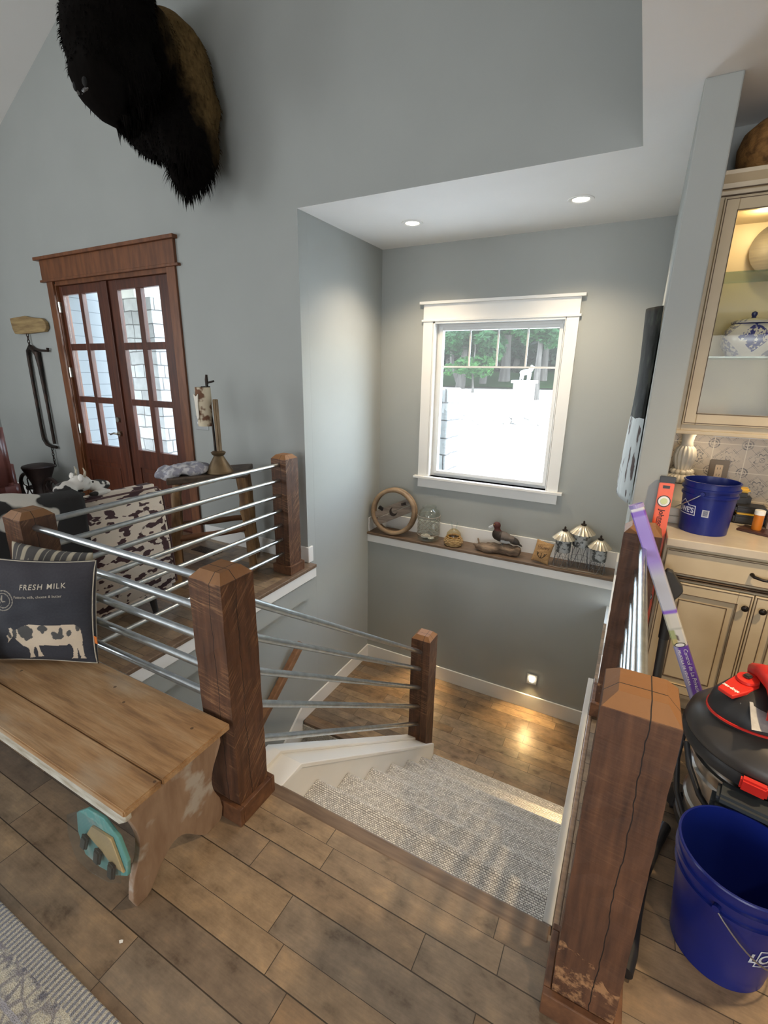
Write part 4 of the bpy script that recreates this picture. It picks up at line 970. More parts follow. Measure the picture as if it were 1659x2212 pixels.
def jar():
    c = (-1.70, 4.18, SZ); t = thing('glass_jar', 'large clear glass jar wrapped in twine net, beside the wooden wheel', 'jar', c)
    b = MB(); b.lathe([(0, .004), (.085, .004), (.108, .02), (.110, .06), (.110, .27), (.100, .305), (.075, .325), (.068, .335), (.074, .345), (.070, .352), (.062, .345), (.062, .33), (.092, .30), (.103, .265), (.103, .06), (.1, .022), (.08, .012), (0, .012)], c, 36)
    build('glass', b, glassmat('jar_glass', (.965, .985, .975), .16), t, smooth=True)
    TW = pm('twine', (.42, .38, .33), (.30, .26, .22), scale=60, rough=.9)
    b = MB()
    for s in (-1, 1):
        for k in range(14):
            a0 = 2 * PI * k / 14; b.tube([(c[0] + .1125 * math.cos(a0 + s * q * .16), c[1] + .1125 * math.sin(a0 + s * q * .16), c[2] + .07 + .19 * q / 12) for q in range(13)], .0016, 5)
    for z in (.07, .26): b.tube([(c[0] + .113 * math.cos(a), c[1] + .113 * math.sin(a), c[2] + z) for a in [2 * PI * k / 40 for k in range(40)]], .0028, 6, closed=True)
    build('twine_net', b, TW, t, smooth=True)
    b = MB(); b.ell((c[0] - .03, c[1], c[2] + .035), (.05, .05, .018)); b.ell((c[0] + .04, c[1] - .02, c[2] + .03), (.035, .03, .014)); build('shells', b, pm('shell_white', (.70, .66, .58), (.5, .45, .38), scale=30, rough=.5), t, smooth=True)
jar()
def cruet():
    c = (-1.425, 4.165, SZ); t = thing('glass_cruet', 'small double-spout glass bottle in a woven straw basket on the ledge', 'bottle', c)
    b = MB(); b.lathe([(0, .02), (.05, .022), (.068, .05), (.074, .09), (.066, .125), (.04, .155), (.02, .165), (0, .168)], c, 28); build('glass', b, glassmat('amber_glass', (.93, .85, .66), .14), t, smooth=True)
    for s in (-1, 1): b = MB(); b.tube([(c[0] + s * .018, c[1], c[2] + .155), (c[0] + s * .024, c[1], c[2] + .20), (c[0] + s * .034, c[1], c[2] + .235)], [.007, .006, .008], 10); build('spout', b, glassmat('spout_glass', (.93, .97, .97), .2), t, smooth=True)
    b = MB()
    for k in range(7):
        z = .010 + .013 * k; R = .055 + .030 * math.sin(PI * min(1, (k + 1.5) / 8))
        b.tube([(c[0] + (R + .004 * math.cos(9 * a + k * PI)) * math.cos(a), c[1] + (R + .004 * math.cos(9 * a + k * PI)) * math.sin(a), c[2] + z) for a in [2 * PI * q / 54 for q in range(54)]], .008, 7, closed=True)
    build('straw_basket', b, pm('straw', (.50, .34, .15), (.34, .21, .09), scale=40, rough=.8), t, smooth=True)
cruet()
b = MB()
for p, r, ro in (((-1.07, 4.16, SZ + .035), (.135, .058, .044), (0, -.05, .03)), ((-.90, 4.17, SZ + .05), (.10, .052, .056), (0, .02, 0)), ((-1.15, 4.15, SZ + .05), (.055, .04, .028), (0, -.4, .2)), ((-.82, 4.17, SZ + .052), (.05, .045, .050), (0, 0, 0)), ((-1.00, 4.17, SZ + .075), (.10, .035, .024), (0, .08, 0)), ((-1.17, 4.15, SZ + .095), (.012, .014, .030), (0, -.3, 0)), ((-1.20, 4.15, SZ + .055), (.025, .014, .018), (0, .3, 0))): b.ell(p, r, ro)
blobbed('driftwood', b, DRIFT, .008, smooth_it=2, disp=.014, dscale=16, label='knotty piece of driftwood on the ledge carrying the duck', cat='driftwood')
def duck():
    z = SZ + .10; t = thing('duck_mount', 'stuffed brown-headed duck with a pale bill standing on the driftwood', 'duck', (-.93, 4.17, z))
    b = MB(); b.ell((-.945, 4.17, z + .065), (.095, .055, .055), (0, .22, 0)); b.ell((-.86, 4.17, z + .055), (.075, .042, .034), (0, .38, 0)); b.ell((-1.00, 4.17, z + .085), (.05, .045, .055)); b.ell((-1.005, 4.17, z + .13), (.028, .028, .045)); b.ell((-1.012, 4.17, z + .172), (.036, .032, .034)); b.ell((-.79, 4.17, z + .020), (.032, .016, .008), (0, .45, 0))
    o = blobbed('body', b, vcolmat('feathers', .7, 120, .3), .006, t, smooth_it=2)
    me = o.data; ca = me.color_attributes.new('Col', 'FLOAT_COLOR', 'POINT'); off = OFF['duck_mount']
    for v in me.vertices:
        p = v.co + off; lz = p.z - z; x = p.x
        if lz > .125: c = (.075, .016, .012)
        elif x < -.955 and lz > .035 + .0: c = (.022, .014, .010) if x < -.97 or lz < .1 else (.05, .035, .03)
        elif lz < .055 + (x + .945) * -.15 and x < -.87: c = (.52, .53, .53)
        elif lz > .075: c = (.13, .105, .09)
        else: c = (.07, .055, .045)
        if x > -.84: c = (.035, .03, .028)
        ca.data[v.index].color = (*c, 1)
    b = MB(); b.poly([(-1.040, 4.157, z + .178), (-1.040, 4.183, z + .178), (-1.088, 4.186, z + .148), (-1.088, 4.154, z + .148)], (.006, 0, -.018)); build('bill', b, pm('pale_bill', (.62, .64, .66), rough=.4), t, bevel=.003)
    for y in (4.145, 4.195): b = MB(); b.ell((-1.03, y - .004 if y < 4.17 else y + .004, z + .182), (.004, .003, .004), u=8, v=6); build('eye', b, pm('yellow_eye', (.6, .4, .05), rough=.2), t, smooth=True)
    for y in (4.15, 4.19): b = MB(); b.tube([(-.94, y, z + .03), (-.94, y, z - .005), (-.96, y, z - .008)], .006, 8); build('foot', b, pm('grey_web', (.12, .12, .12), rough=.6), t, smooth=True)
duck()
# little burlap pillow
MP = Matrix.Translation((-.575, 4.13, SZ + .105)) @ Matrix.Rotation(math.radians(-6), 4, 'Z') @ Matrix.Rotation(math.radians(8), 4, 'Y') @ Matrix.Rotation(math.radians(-14), 4, 'X')
t = thing('burlap_pillow', 'small tan burlap pillow with printed word and twig motif, beside the metal towers', 'cushion', (-.575, 4.13, SZ))
_, SP = pillow('cover', .155, .20, .055, MP, pm('burlap', (.42, .25, .11), (.33, .19, .08), scale=80, rough=.9), parent=t, n=40)
b = MB(); b.text('HAPPY', .036, lambda x, y: SP(-.052 + x, .030 + y, .0012), bold=.0005); build('lettering', b, pm('brown_ink', (.16, .09, .05), rough=.9), t, norm=False)
b = MB()
for pts in ([(-.045, -.005), (-.03, -.035), (-.01, -.055), (0, -.06)], [(.045, -.002), (.03, -.035), (.012, -.055), (0, -.06)], [(0, -.01), (.002, -.06)], [(-.03, -.035), (-.028, -.01)], [(.028, -.033), (.028, -.006)]): b.tube([SP(x, z, .001) for x, z in pts], .0028, 6)
build('twig_motif', b, pm('black_ink', (.02, .016, .012), rough=.9), t, smooth=True)
# galvanised towers
ZINC = pm('blotched_zinc', (.50, .52, .52), (.10, .105, .105), scale=22, rough=.45, metal=.35, lo=.44, hi=.52)
ROOFM = pm('pale_tin_roof', (.66, .60, .48), (.50, .44, .33), scale=12, rough=.3, metal=.55)
def tower(x, y, zb, ht, label, R=.072):
    t = thing('metal_water_tower', label, 'decoration', (x, y, zb), group=None)
    z0 = zb + ht - .21
    b = MB(); b.lathe([(0, 0), (R * .96, 0), (R, .006), (R, .125), (R * .9, .13), (0, .13)], (x, y, z0), 28); build('tank', b, ZINC, t, smooth=True)
    b = MB(); b.lathe([(R * 1.42, .118), (R * 1.0, .150), (R * .5, .180), (.012, .192), (0, .192)], (x, y, z0), 72, flute=.055, nfl=18); build('roof', b, ROOFM, t, smooth=True)
    b = MB(); b.lathe([(0, .188), (.022, .190), (.024, .198), (.010, .204), (.008, .212), (.009, .220), (.004, .228), (0, .228)], (x, y, z0), 14); build('finial', b, DARKMETAL, t, smooth=True)
    b = MB(); n = 8
    for k in range(n):
        a = 2 * PI * k / n; a2 = a + 2 * PI / n * .9
        p = (x + R * .9 * math.cos(a), y + R * .9 * math.sin(a), z0); q = (x + R * 1.12 * math.cos(a2), y + R * .95 * math.sin(a2), zb + .002); q2 = (x + R * 1.12 * math.cos(a - 2 * PI / n * .9), y + R * .95 * math.sin(a - 2 * PI / n * .9), zb + .002)
        b.tube([p, q], .0016, 5).tube([p, q2], .0016, 5)
    b.tube([(x + R * 1.0 * math.cos(a), y + R * .95 * math.sin(a), zb + (z0 - zb) * .45) for a in [2 * PI * k / 24 for k in range(24)]], .0014, 5, closed=True)
    build('wire_stand', b, pm('grey_wire', (.20, .21, .22), rough=.4, metal=.7), t, smooth=True)
tower(-.415, 4.165, SZ, .345, 'left of the three galvanised toy water towers, beside the burlap pillow', .066)
tower(-.275, 4.215, SZ, .405, 'tallest, middle one of the three galvanised toy water towers')
tower(-.125, 4.165, SZ, .315, 'rightmost and lowest galvanised toy water tower at the end of the ledge', .066)
b = MB(); b.tube([(-.50, 4.10, SZ + .004), (-.34, 4.085, SZ + .006), (-.20, 4.10, SZ + .004), (-.05, 4.09, SZ + .003)], [.004, .003, .004, .002], 6).tube([(-.42, 4.12, SZ + .005), (-.25, 4.10, SZ + .007), (-.08, 4.12, SZ + .004)], .003, 6); build('dry_twigs', b, pm('grey_twig', (.30, .25, .2), rough=.8), smooth=True, label='thin dry twigs lying in front of the metal water towers', cat='twigs')

# ------------------------------------------------------------------ kitchen
CREAM = pm('glazed_cream_paint', (.60, .50, .34), (.54, .44, .29), scale=6, rough=.42)
GLAZE = pm('brown_glaze_line', (.13, .085, .05), rough=.6)
KNOBM = pm('oil_rubbed_bronze', (.018, .014, .012), rough=.35, metal=.5)
KY = 3.03
KX1 = 1.70
def frame_door(t, name, x0, x1, z0, z1, yf, st=.055, glass=None):
    b = MB(); y0, y1 = yf - .02, yf - .001
    b.box((x0, y0, z0), (x0 + st, y1, z1)).box((x1 - st, y0, z0), (x1, y1, z1)).box((x0 + st, y0, z0), (x1 - st, y1, z0 + st)).box((x0 + st, y0, z1 - st), (x1 - st, y1, z1))
    if glass is None: b.box((x0 + st, y0 + .010, z0 + st), (x1 - st, y1, z1 - st)); b.box((x0 + st + .032, y0 + .003, z0 + st + .032), (x1 - st - .032, y1, z1 - st - .032))
    d = build(name, b, CREAM, t, bevel=.003)
    b = MB(); g = .0035
    def loop(a0, a1, c0, c1, y):
        b.box((a0, y - .0012, c0), (a0 + g, y, c1)).box((a1 - g, y - .0012, c0), (a1, y, c1)).box((a0, y - .0012, c0), (a1, y, c0 + g)).box((a0, y - .0012, c1 - g), (a1, y, c1))
    loop(x0 + .006, x1 - .006, z0 + .006, z1 - .006, y0)
    loop(x0 + st - .004, x1 - st + .004, z0 + st - .004, z1 - st + .004, y0)
    if glass is None: loop(x0 + st + .028, x1 - st - .028, z0 + st + .028, z1 - st - .028, y0 + .003)
    build('glaze_line', b, GLAZE, d)
    return d
YF = 2.40
def base_cab(x0, x1, label, pull=True):
    t = thing('base_cabinet', label, 'cabinet', ((x0 + x1) / 2, 2.70, 0))
    b = MB(); b.box((x0, YF, .10), (x1, KY - .002, .868)).box((x0, YF + .07, 0), (x1, KY - .002, .10)); build('body', b, CREAM, t, bevel=.002)
    xm = (x0 + x1) / 2
    b = MB(); b.box((x0 + .012, YF - .02, .738), (x1 - .012, YF - .001, .852)); d = build('drawer', b, CREAM, t, bevel=.004)
    b = MB(); 
    for a0, a1, c0, c1 in ((x0 + .016, x1 - .016, .742, .745), (x0 + .016, x1 - .016, .846, .849), (x0, x1, .714, .718), (x0, x1, .724, .727)): b.box((a0, YF - .0215, c0), (a1, YF - .0195 if c0 > .73 else YF, c1))
    build('glaze_line', b, GLAZE, d)
    xp = xm + .035
    b = MB(); b.tube([(xp - .065, YF - .02, .795), (xp - .06, YF - .04, .792), (xp - .03, YF - .048, .787), (xp + .03, YF - .048, .787), (xp + .06, YF - .04, .792), (xp + .065, YF - .02, .795)], [.009, .007, .006, .006, .007, .009], 10); build('handle', b, KNOBM, d, smooth=True)
    for (a0, a1, kx) in ((x0 + .010, xm - .002, xm - .028), (xm + .002, x1 - .010, xm + .034)):
        dd = frame_door(t, 'door', a0, a1, .125, .700, YF)
        b = MB(); b.cyl((kx, YF - .02, .642), (kx, YF - .036, .642), .006).ell((kx, YF - .040, .642), (.0145, .009, .0145), u=16, v=10); build('knob', b, KNOBM, dd, smooth=True)
base_cab(.196, .925, 'cream base cabinet with drawer and two panelled doors, nearest the grey partition')
base_cab(.928, 1.66, 'cream base cabinet hidden mostly right of the photo edge, next along the counter')
QZ = pm('cream_quartz', (.60, .53, .42), (.54, .47, .37), scale=9, rough=.22)
b = MB(); b.poly([(x, y, .872) for x, y in [(.197, 2.356), (KX1, 2.356), (KX1, KY - .002), (.166, KY - .002), (.166, 2.532), (.197, 2.532)]], (0, 0, .038)); build('countertop', b, QZ, bevel=.004, label='pale stone countertop over the cream base cabinets', cat='countertop')
def tile():
    m, nt, bs = newmat('patterned_tile'); setin(bs, Roughness=.35)
    tc = N(nt, 'ShaderNodeTexCoord'); sp = N(nt, 'ShaderNodeSeparateXYZ'); nt.links.new(tc.outputs['Object'], sp.inputs[0]); X, Y, Z = sp.outputs
    T = .145
    fx = math_n(nt, 'SUBTRACT', math_n(nt, 'FRACT', math_n(nt, 'DIVIDE', math_n(nt, 'ADD', X, .058), T)), .5); fz = math_n(nt, 'SUBTRACT', math_n(nt, 'FRACT', math_n(nt, 'DIVIDE', math_n(nt, 'ADD', Z, .075), T)), .5)
    ax = math_n(nt, 'ABSOLUTE', fx); az = math_n(nt, 'ABSOLUTE', fz)
    cell = math_n(nt, 'MAXIMUM', ax, az); grout = math_n(nt, 'GREATER_THAN', cell, .488)
    dia = math_n(nt, 'ADD', ax, az)
    r = math_n(nt, 'SQRT', math_n(nt, 'ADD', math_n(nt, 'MULTIPLY', fx, fx), math_n(nt, 'MULTIPLY', fz, fz)))
    def line(v, at, wd): return math_n(nt, 'LESS_THAN', math_n(nt, 'ABSOLUTE', math_n(nt, 'SUBTRACT', v, at)), wd)
    cx_ = math_n(nt, 'SUBTRACT', ax, .5); cz_ = math_n(nt, 'SUBTRACT', az, .5)
    rc = math_n(nt, 'SQRT', math_n(nt, 'ADD', math_n(nt, 'MULTIPLY', cx_, cx_), math_n(nt, 'MULTIPLY', cz_, cz_)))
    ang = math_n(nt, 'ARCTAN2', fz, fx); pet = math_n(nt, 'MULTIPLY', math_n(nt, 'COSINE', math_n(nt, 'MULTIPLY', ang, 8)), .035)
    ms = [line(dia, .40, .012), line(dia, .455, .007), line(math_n(nt, 'ADD', r, pet), .20, .022), line(r, .075, .014), line(rc, .16, .02), line(rc, .085, .018),
          line(math_n(nt, 'SUBTRACT', ax, az), .0, .008)]
    tot = ms[0]
    for q in ms[1:]: tot = math_n(nt, 'MAXIMUM', tot, q)
    wear = ramp(nt, noise_t(nt, tc.outputs['Object'], 45, 3), [(.35, (0, 0, 0)), (.6, (1, 1, 1))])
    base = ramp(nt, noise_t(nt, tc.outputs['Object'], 12, 3), [(.3, (.50, .43, .34)), (.7, (.58, .51, .41))])
    c = mix(nt, math_n(nt, 'MULTIPLY', math_n(nt, 'MULTIPLY', tot, wear), .95), base, (.13, .12, .12))
    c = mix(nt, grout, c, (.74, .68, .56)); nt.links.new(c, bs.inputs['Base Color']); return m
b = MB(); b.box((.165, KY - .012, .912), (KX1, KY - .001, 1.345)); build('backsplash', b, tile(), label='cream backsplash tiles with grey arabesque pattern above the counter', cat='tiles', origin=(0, KY, .91))
# upper cabinet
UF = 2.715
t = thing('upper_cabinet', 'cream glass-door upper cabinet with lit shelves at the right edge', 'cabinet', (.9, 2.87, 1.345))
b = MB()
b.box((.166, UF, 1.345), (.190, KY - .002, 2.36)); b.box((1.62, UF, 1.345), (1.66, KY - .002, 2.36)); b.box((.19, KY - .016, 1.345), (1.62, KY - .002, 2.36)); b.box((.19, UF, 1.345), (1.62, KY - .016, 1.385)); b.box((.19, UF, 2.30), (1.62, KY - .016, 2.36)); b.box((.60, UF, 1.385), (.64, KY - .016, 2.30)); b.box((.19, UF, 1.385), (.20, UF + .02, 2.3))
build('carcass', b, CREAM, t, bevel=.002)
b = MB(); b.poly([(.166, y, z) for y, z in [(UF + .02, 2.345), (UF - .006, 2.345), (UF - .010, 2.362), (UF - .022, 2.366), (UF - .026, 2.385), (UF - .055, 2.41), (UF - .058, 2.425), (UF + .02, 2.425)]], (1.5, 0, 0)); build('crown_moulding', b, CREAM, t, bevel=.002)
b = MB(); b.box((.166, UF - .0275, 2.3635), (1.66, UF - .02, 2.3665)); b.box((.166, UF - .012, 2.343), (1.66, UF, 2.3465)); build('glaze_line', b, GLAZE, t)
b = MB(); b.box((.166, UF - .012, 1.338), (1.66, UF + .01, 1.357)); build('light_rail', b, CREAM, t, bevel=.003)
for x0, x1 in ((.190, .612), (.618, 1.05)):
    d = frame_door(t, 'door', x0, x1, 1.385, 2.335, UF, st=.054, glass=True)
    g = MB(); g.box((x0 + .05, UF - .012, 1.435), (x1 - .05, UF - .008, 2.285)); build('door_glass', g, glassmat('cabinet_glass', (.95, .96, .93), .03), d)
for z in (2.045, 1.69):
    b = MB(); b.box((.191, UF + .02, z), (.599, KY - .017, z + .007)); build('glass_shelf', b, glassmat('shelf_glass', (.72, .82, .76), .12), t)
lamp('cabinet_puck_light', 'POINT', (.36, 2.80, 2.27), 1.7, (1, .76, .40), shadow_soft_size=.03)
lamp('under_cabinet_light', 'AREA', (.75, 2.86, 1.335), 5.5, (1, .78, .50), rot=(0, 0, 0), shape='RECTANGLE', size=.9, size_y=.04)
b = MB(); b.box((.34, 2.80, 1.326), (1.15, 2.90, 1.343)); build('under_cabinet_fixture', b, WHITE, label='slim light strip fixed under the cream upper cabinet', cat='light')
# ginger jar
t = thing('ginger_jar', 'white porcelain lidded jar with blue diamond motif on the glass shelf', 'jar', (.405, 2.87, 1.698))
def blueware():
    m, nt, bs = newmat('blue_white_porcelain'); setin(bs, Roughness=.15)
    tc = N(nt, 'ShaderNodeTexCoord'); sp = N(nt, 'ShaderNodeSeparateXYZ'); nt.links.new(tc.outputs['Object'], sp.inputs[0]); X, Y, Z = sp.outputs
    z = math_n(nt, 'ABSOLUTE', math_n(nt, 'SUBTRACT', Z, .085)); x = math_n(nt, 'ABSOLUTE', math_n(nt, 'SUBTRACT', X, .01))
    dd = math_n(nt, 'ADD', x, math_n(nt, 'MULTIPLY', z, 1.0))
    nn = ramp(nt, noise_t(nt, coords(nt), 75, 2), [(.47, (0, 0, 0)), (.5, (1, 1, 1))])
    k = math_n(nt, 'MULTIPLY', math_n(nt, 'LESS_THAN', dd, .066), nn)
    k2 = math_n(nt, 'MULTIPLY', math_n(nt, 'GREATER_THAN', dd, .115), math_n(nt, 'MULTIPLY', nn, .6))
    ring = math_n(nt, 'LESS_THAN', math_n(nt, 'ABSOLUTE', math_n(nt, 'SUBTRACT', Z, .145)), .002)
    c = mix(nt, math_n(nt, 'MAXIMUM', math_n(nt, 'MAXIMUM', k, k2), ring), (.62, .58, .56), (.04, .045, .22)); nt.links.new(c, bs.inputs['Base Color']); return m
BW = blueware()
b = MB(); R = [(.0, .0), (.082, .0), (.084, .008), (.088, .02), (.106, .045), (.110, .08), (.106, .115), (.086, .140), (.078, .146), (0, .146)]
b.lathe(R, (.405, 2.87, 1.698), 40)
for v in b.bm.verts:
    dx, dy = v.co.x - .405, v.co.y - 2.87; r = math.hypot(dx, dy)
    if r > .01:
        a = math.atan2(dy, dx); q = 1 / (abs(math.cos(a)) ** 4 + abs(math.sin(a)) ** 4) ** .25; v.co.x = .405 + dx * q * .98; v.co.y = 2.87 + dy * q * .80
build('body', b, BW, t, smooth=True)
b = MB(); b.lathe([(.0, .147), (.082, .147), (.084, .155), (.07, .162), (.03, .170), (0, .172)], (.405, 2.87, 1.698), 32); build('lid', b, BW, t, smooth=True)
b = MB(); b.lathe([(0, .170), (.010, .171), (.008, .178), (.012, .186), (.011, .196), (0, .203)], (.405, 2.87, 1.698), 16); build('lid_knob', b, pm('cobalt_glaze', (.015, .02, .12), rough=.2), t, smooth=True)
b = MB(); Mp = Matrix.Translation((.47, 2.965, 2.052 + .124)) @ Matrix.Rotation(math.radians(78), 4, 'X'); b.lathe([(0, .01), (.10, .008), (.17, -.012), (.175, -.008), (.10, .014), (0, .016)], seg=40, M=Mp @ Matrix.Diagonal((.72, .72, 1, 1)))
build('grey_platter', b, pm('grey_ribbed_stoneware', (.20, .175, .14), (.15, .13, .11), scale=8, rough=.5, stretch=(1, 1, 12)), smooth=True, label='round grey platter standing on the upper glass shelf', cat='platter')
b = MB(); b.lathe([(0, 0), (.115, 0), (.13, .02), (.16, .08), (.165, .13), (.15, .18), (.11, .215), (.05, .225), (0, .225)], (.375, 2.87, 2.426), 36)
def wick():
    m, nt, bs = newmat('woven_wicker'); setin(bs, Roughness=.7)
    n1 = noise_t(nt, coords(nt, (1, 1, 1)), 30, 4); nt.links.new(ramp(nt, n1, [(.3, (.10, .045, .012)), (.6, (.34, .17, .05))]), bs.inputs['Base Color']); bump(nt, bs, noise_t(nt, coords(nt, (1, 1, 2.5)), 60, 2), .8, .006); return m
build('wicker_basket', b, wick(), smooth=True, label='round brown wicker basket on top of the upper cabinet', cat='basket')
# carved bracket between counter and cabinet
t = thing('carved_support', 'white fluted turned bracket carrying the upper cabinet beside the partition', 'bracket', (.246, 2.90, .911))
PLA = pm('antique_white_plaster', (.66, .62, .54), (.58, .54, .46), scale=14, rough=.55)
cx_, cy_, cz = .246, 2.90, .911
b = MB(); b.lathe([(.026, .345), (.030, .35), (.026, .37), (.030, .40), (.036, .412), (.032, .43), (0, .43)], (cx_, cy_, cz), 32); b.lathe([(.034, .225), (.046, .27), (.050, .30), (.042, .335), (.028, .35)], (cx_, cy_, cz), 96, flute=.07, nfl=14); build('fluted_neck', b, PLA, t, smooth='full')
b = MB()
for k in range(12): a = 2 * PI * k / 12; b.ell((cx_ + .042 * math.cos(a), cy_ + .042 * math.sin(a), cz + .215), (.015, .015, .014), u=10, v=8)
build('bead_ring', b, PLA, t, smooth='full')
b = MB(); b.lathe([(.03, .155), (.058, .16), (.070, .178), (.066, .196), (.04, .205)], (cx_, cy_, cz), 120, flute=.05, nfl=24); build('scroll_ring', b, PLA, t, smooth='full')
b = MB(); b.box((cx_ - .07, cy_ - .06, cz), (cx_ + .065, cy_ + .06, cz + .03), bev=.004); b.lathe([(.055, .03), (.060, .05), (.046, .08), (.044, .13), (.055, .155), (.0, .156)], (cx_, cy_, cz), 32); build('base', b, PLA, t, smooth=True)
# outlet
t = thing('wall_outlet', 'outlet with a bronze plate and cream socket on the backsplash', 'outlet', (.425, KY - .013, 1.13))
b = MB(); b.box((.375, KY - .022, 1.065), (.462, KY - .012, 1.185), bev=.003); build('cover_plate', b, pm('bronze_plate', (.17, .13, .09), rough=.4, metal=.4), t)
b = MB(); b.box((.402, KY - .027, 1.085), (.436, KY - .022, 1.16), bev=.002); build('socket', b, pm('cream_socket', (.72, .58, .42), rough=.5), t)
b = MB()
for z in (1.105, 1.14): b.box((.411, KY - .0275, z - .005), (.413, KY - .0268, z + .006)); b.box((.424, KY - .0275, z - .005), (.426, KY - .0268, z + .006))
build('slot', b, BLACKPL, t)

# buckets
def bucket(cx, cy, z0, rb, rt, h, label, a_logo, bail, name='blue_bucket', logo=True, sticker=None, lw=.115, tilt=None):
    t = thing(name, label, 'bucket', (cx, cy, z0))
    R = lambda z: rb + (rt - rb) * z / h
    b = MB(); c = (cx, cy, z0)
    b.lathe([(0, .004), (rb * .96, .003), (rb, 0), (rb, .006), (R(h * .72), h * .72), (R(h * .72) + .006, h * .725), (R(h * .76) + .006, h * .76), (R(h * .76), h * .765), (R(h * .84), h * .84), (R(h * .84) + .007, h * .845), (R(h * .88) + .007, h * .88), (R(h * .88), h * .885), (rt - .001, h * .985), (rt + .003, h * .99), (rt + .001, h), (rt - .004, h), (rt - .005, h * .97), (rb - .004, .01), (0, .009)], c, 64)
    build('bucket_body', b, BLUEPL, t, smooth=True)
    def S(s, z, a0=a_logo, off=.0008):
        a = a0 + s / R(z); r = R(z) + off; return Vector((cx + r * math.cos(a), cy + r * math.sin(a), z0 + z))
    if logo:
        b = MB(); zb, zt = h * .36, h * .54; wl = lw; th = .0035
        P = [(-wl / 2, zb), (wl / 2, zb), (wl / 2, zt), (wl * .22, zt), (wl * .22, zt + .004), (0, zt + .022), (-wl * .22, zt + .004), (-wl * .22, zt), (-wl / 2, zt)]
        for i in range(len(P)):
            p, q = P[i], P[(i + 1) % len(P)]; n = 8
            d = Vector((q[0] - p[0], q[1] - p[1])); 
            if d.length < 1e-5: continue
            nrm = Vector((-d.y, d.x)).normalized() * th / 2; e = d.normalized() * th / 2
            for k in range(n):
                u0, u1 = k / n, (k + 1) / n; A_ = Vector(p) + d * u0 - (e if k == 0 else e * 0); B_ = Vector(p) + d * u1 + (e if k == n - 1 else e * 0)
                vs = [b.bm.verts.new(S(*(w_))) for w_ in (A_ - nrm, B_ - nrm, B_ + nrm, A_ + nrm)]; b.bm.faces.new(vs)
        b.text("LOWE'S", (zt - zb) * .80, lambda x, y: S(x * .86, zb + (zt - zb) * .22 + y), align='CENTER', bold=.0012)
        build('printed_logo', b, WHITEINK, t, norm=False)
    if sticker is not None:
        b = MB(); a0 = sticker
        def q4(x0, x1, y0, y1, off): 
            n = 6
            for k in range(n):
                u0 = x0 + (x1 - x0) * k / n; u1 = x0 + (x1 - x0) * (k + 1) / n
                b.bm.faces.new([b.bm.verts.new(S(a_, z_, a0, off)) for a_, z_ in ((u0, y0), (u1, y0), (u1, y1), (u0, y1))])
        q4(-.0135, .0135, h * .36, h * .50, .0008); build('white_sticker', b, pm('sticker_grey', (.48, .50, .56), rough=.6), t, norm=False)
        b = MB()
        for k in range(9): q4(-.009, .009, h * .385 + k * .0028, h * .385 + k * .0028 + .0013, .0013)
        build('sticker_lines', b, pm('navy_ink', (.02, .03, .10), rough=.7), t, norm=False)
    # bail handle hanging down on one side
    a1, a2, drop, out = bail
    p1 = S(0, h * .80, a1, .012); p2 = S(0, h * .80, a2, .012)
    for a in (a1, a2):
        b = MB(); b.cyl(S(0, h * .80, a, -.002), S(0, h * .80, a, .014), .009, seg=12); build('handle_boss', b, BLUEPL, t, smooth=True)
    b = MB(); mid = (a1 + a2) / 2; pts = []
    for k in range(25):
        u = k / 24; a = a1 + (a2 - a1) * u; rr_ = R(h * .8 - drop * math.sin(PI * u)) + .012 + out * math.sin(PI * u)
        pts.append((cx + rr_ * math.cos(a), cy + rr_ * math.sin(a), z0 + h * .80 - drop * math.sin(PI * u)))
    b.tube(pts, .0021, 8); build('bail_handle', b, METAL, t, smooth=True)
    return t
bucket(.345, 2.565, .9105, .096, .110, .240, 'dark blue bucket standing on the kitchen counter beside the orange level', math.radians(206), (math.radians(250), math.radians(70), .10, .01), sticker=math.radians(262))
bucket(.432, 1.325, .001, .118, .150, .350, 'open blue bucket on the floor in the lower right corner', math.radians(316), (math.radians(245), math.radians(425), .17, .004))

# counter clutter
b = MB(); b.box((.50, 2.60, .9105), (.69, 2.70, .922), M=Matrix.Translation((.6, 2.65, 0)) @ Matrix.Rotation(math.radians(-28), 4, 'Z') @ Matrix.Translation((-.6, -2.65, 0)), bev=.003)
NB = pm('brown_leather_cover', (.085, .035, .03), (.05, .022, .02), scale=9, rough=.3)
build('notebook', b, NB, label='glossy brown notebook under the pill bottle on the counter', cat='notebook')
t = thing('pill_bottle', 'orange pill bottle with a white cap on the brown notebook', 'bottle', (.565, 2.665, .9225))
b = MB(); b.lathe([(0, 0), (.019, 0), (.020, .003), (.020, .072), (0, .072)], (.565, 2.665, .9225), 24); build('bottle_body', b, pm('amber_plastic', (.60, .19, .02), (.52, .16, .02), rough=.2), t, smooth=True)
b = MB(); b.lathe([(0, .0725), (.021, .0725), (.021, .092), (.019, .094), (0, .094)], (.565, 2.665, .9225), 24); build('cap', b, WHITE, t, smooth=True)
YEL = pm('tool_yellow', (.75, .46, .03), (.68, .40, .03), rough=.4)
t = thing('battery_charger', 'black charger with a yellow tool battery on the counter behind the bucket', 'charger', (.555, 2.83, .9105))
b = MB(); b.box((.49, 2.78, .9105), (.62, 2.88, .955), bev=.008); build('base', b, BLACKPL, t)
b = MB(); b.box((.50, 2.785, .9555), (.61, 2.875, .968), bev=.003); build('yellow_band', b, YEL, t)
b = MB(); b.box((.49, 2.775, .9685), (.62, 2.88, 1.0), bev=.008); build('battery', b, BLACKPL, t)
t = thing('cordless_tool', 'black and yellow power tool lying behind the counter bucket', 'tool', (.44, 2.90, .9105))
b = MB(); b.box((.32, 2.84, .9105), (.56, 2.94, 1.05), bev=.02); build('tool_body', b, BLACKPL, t)
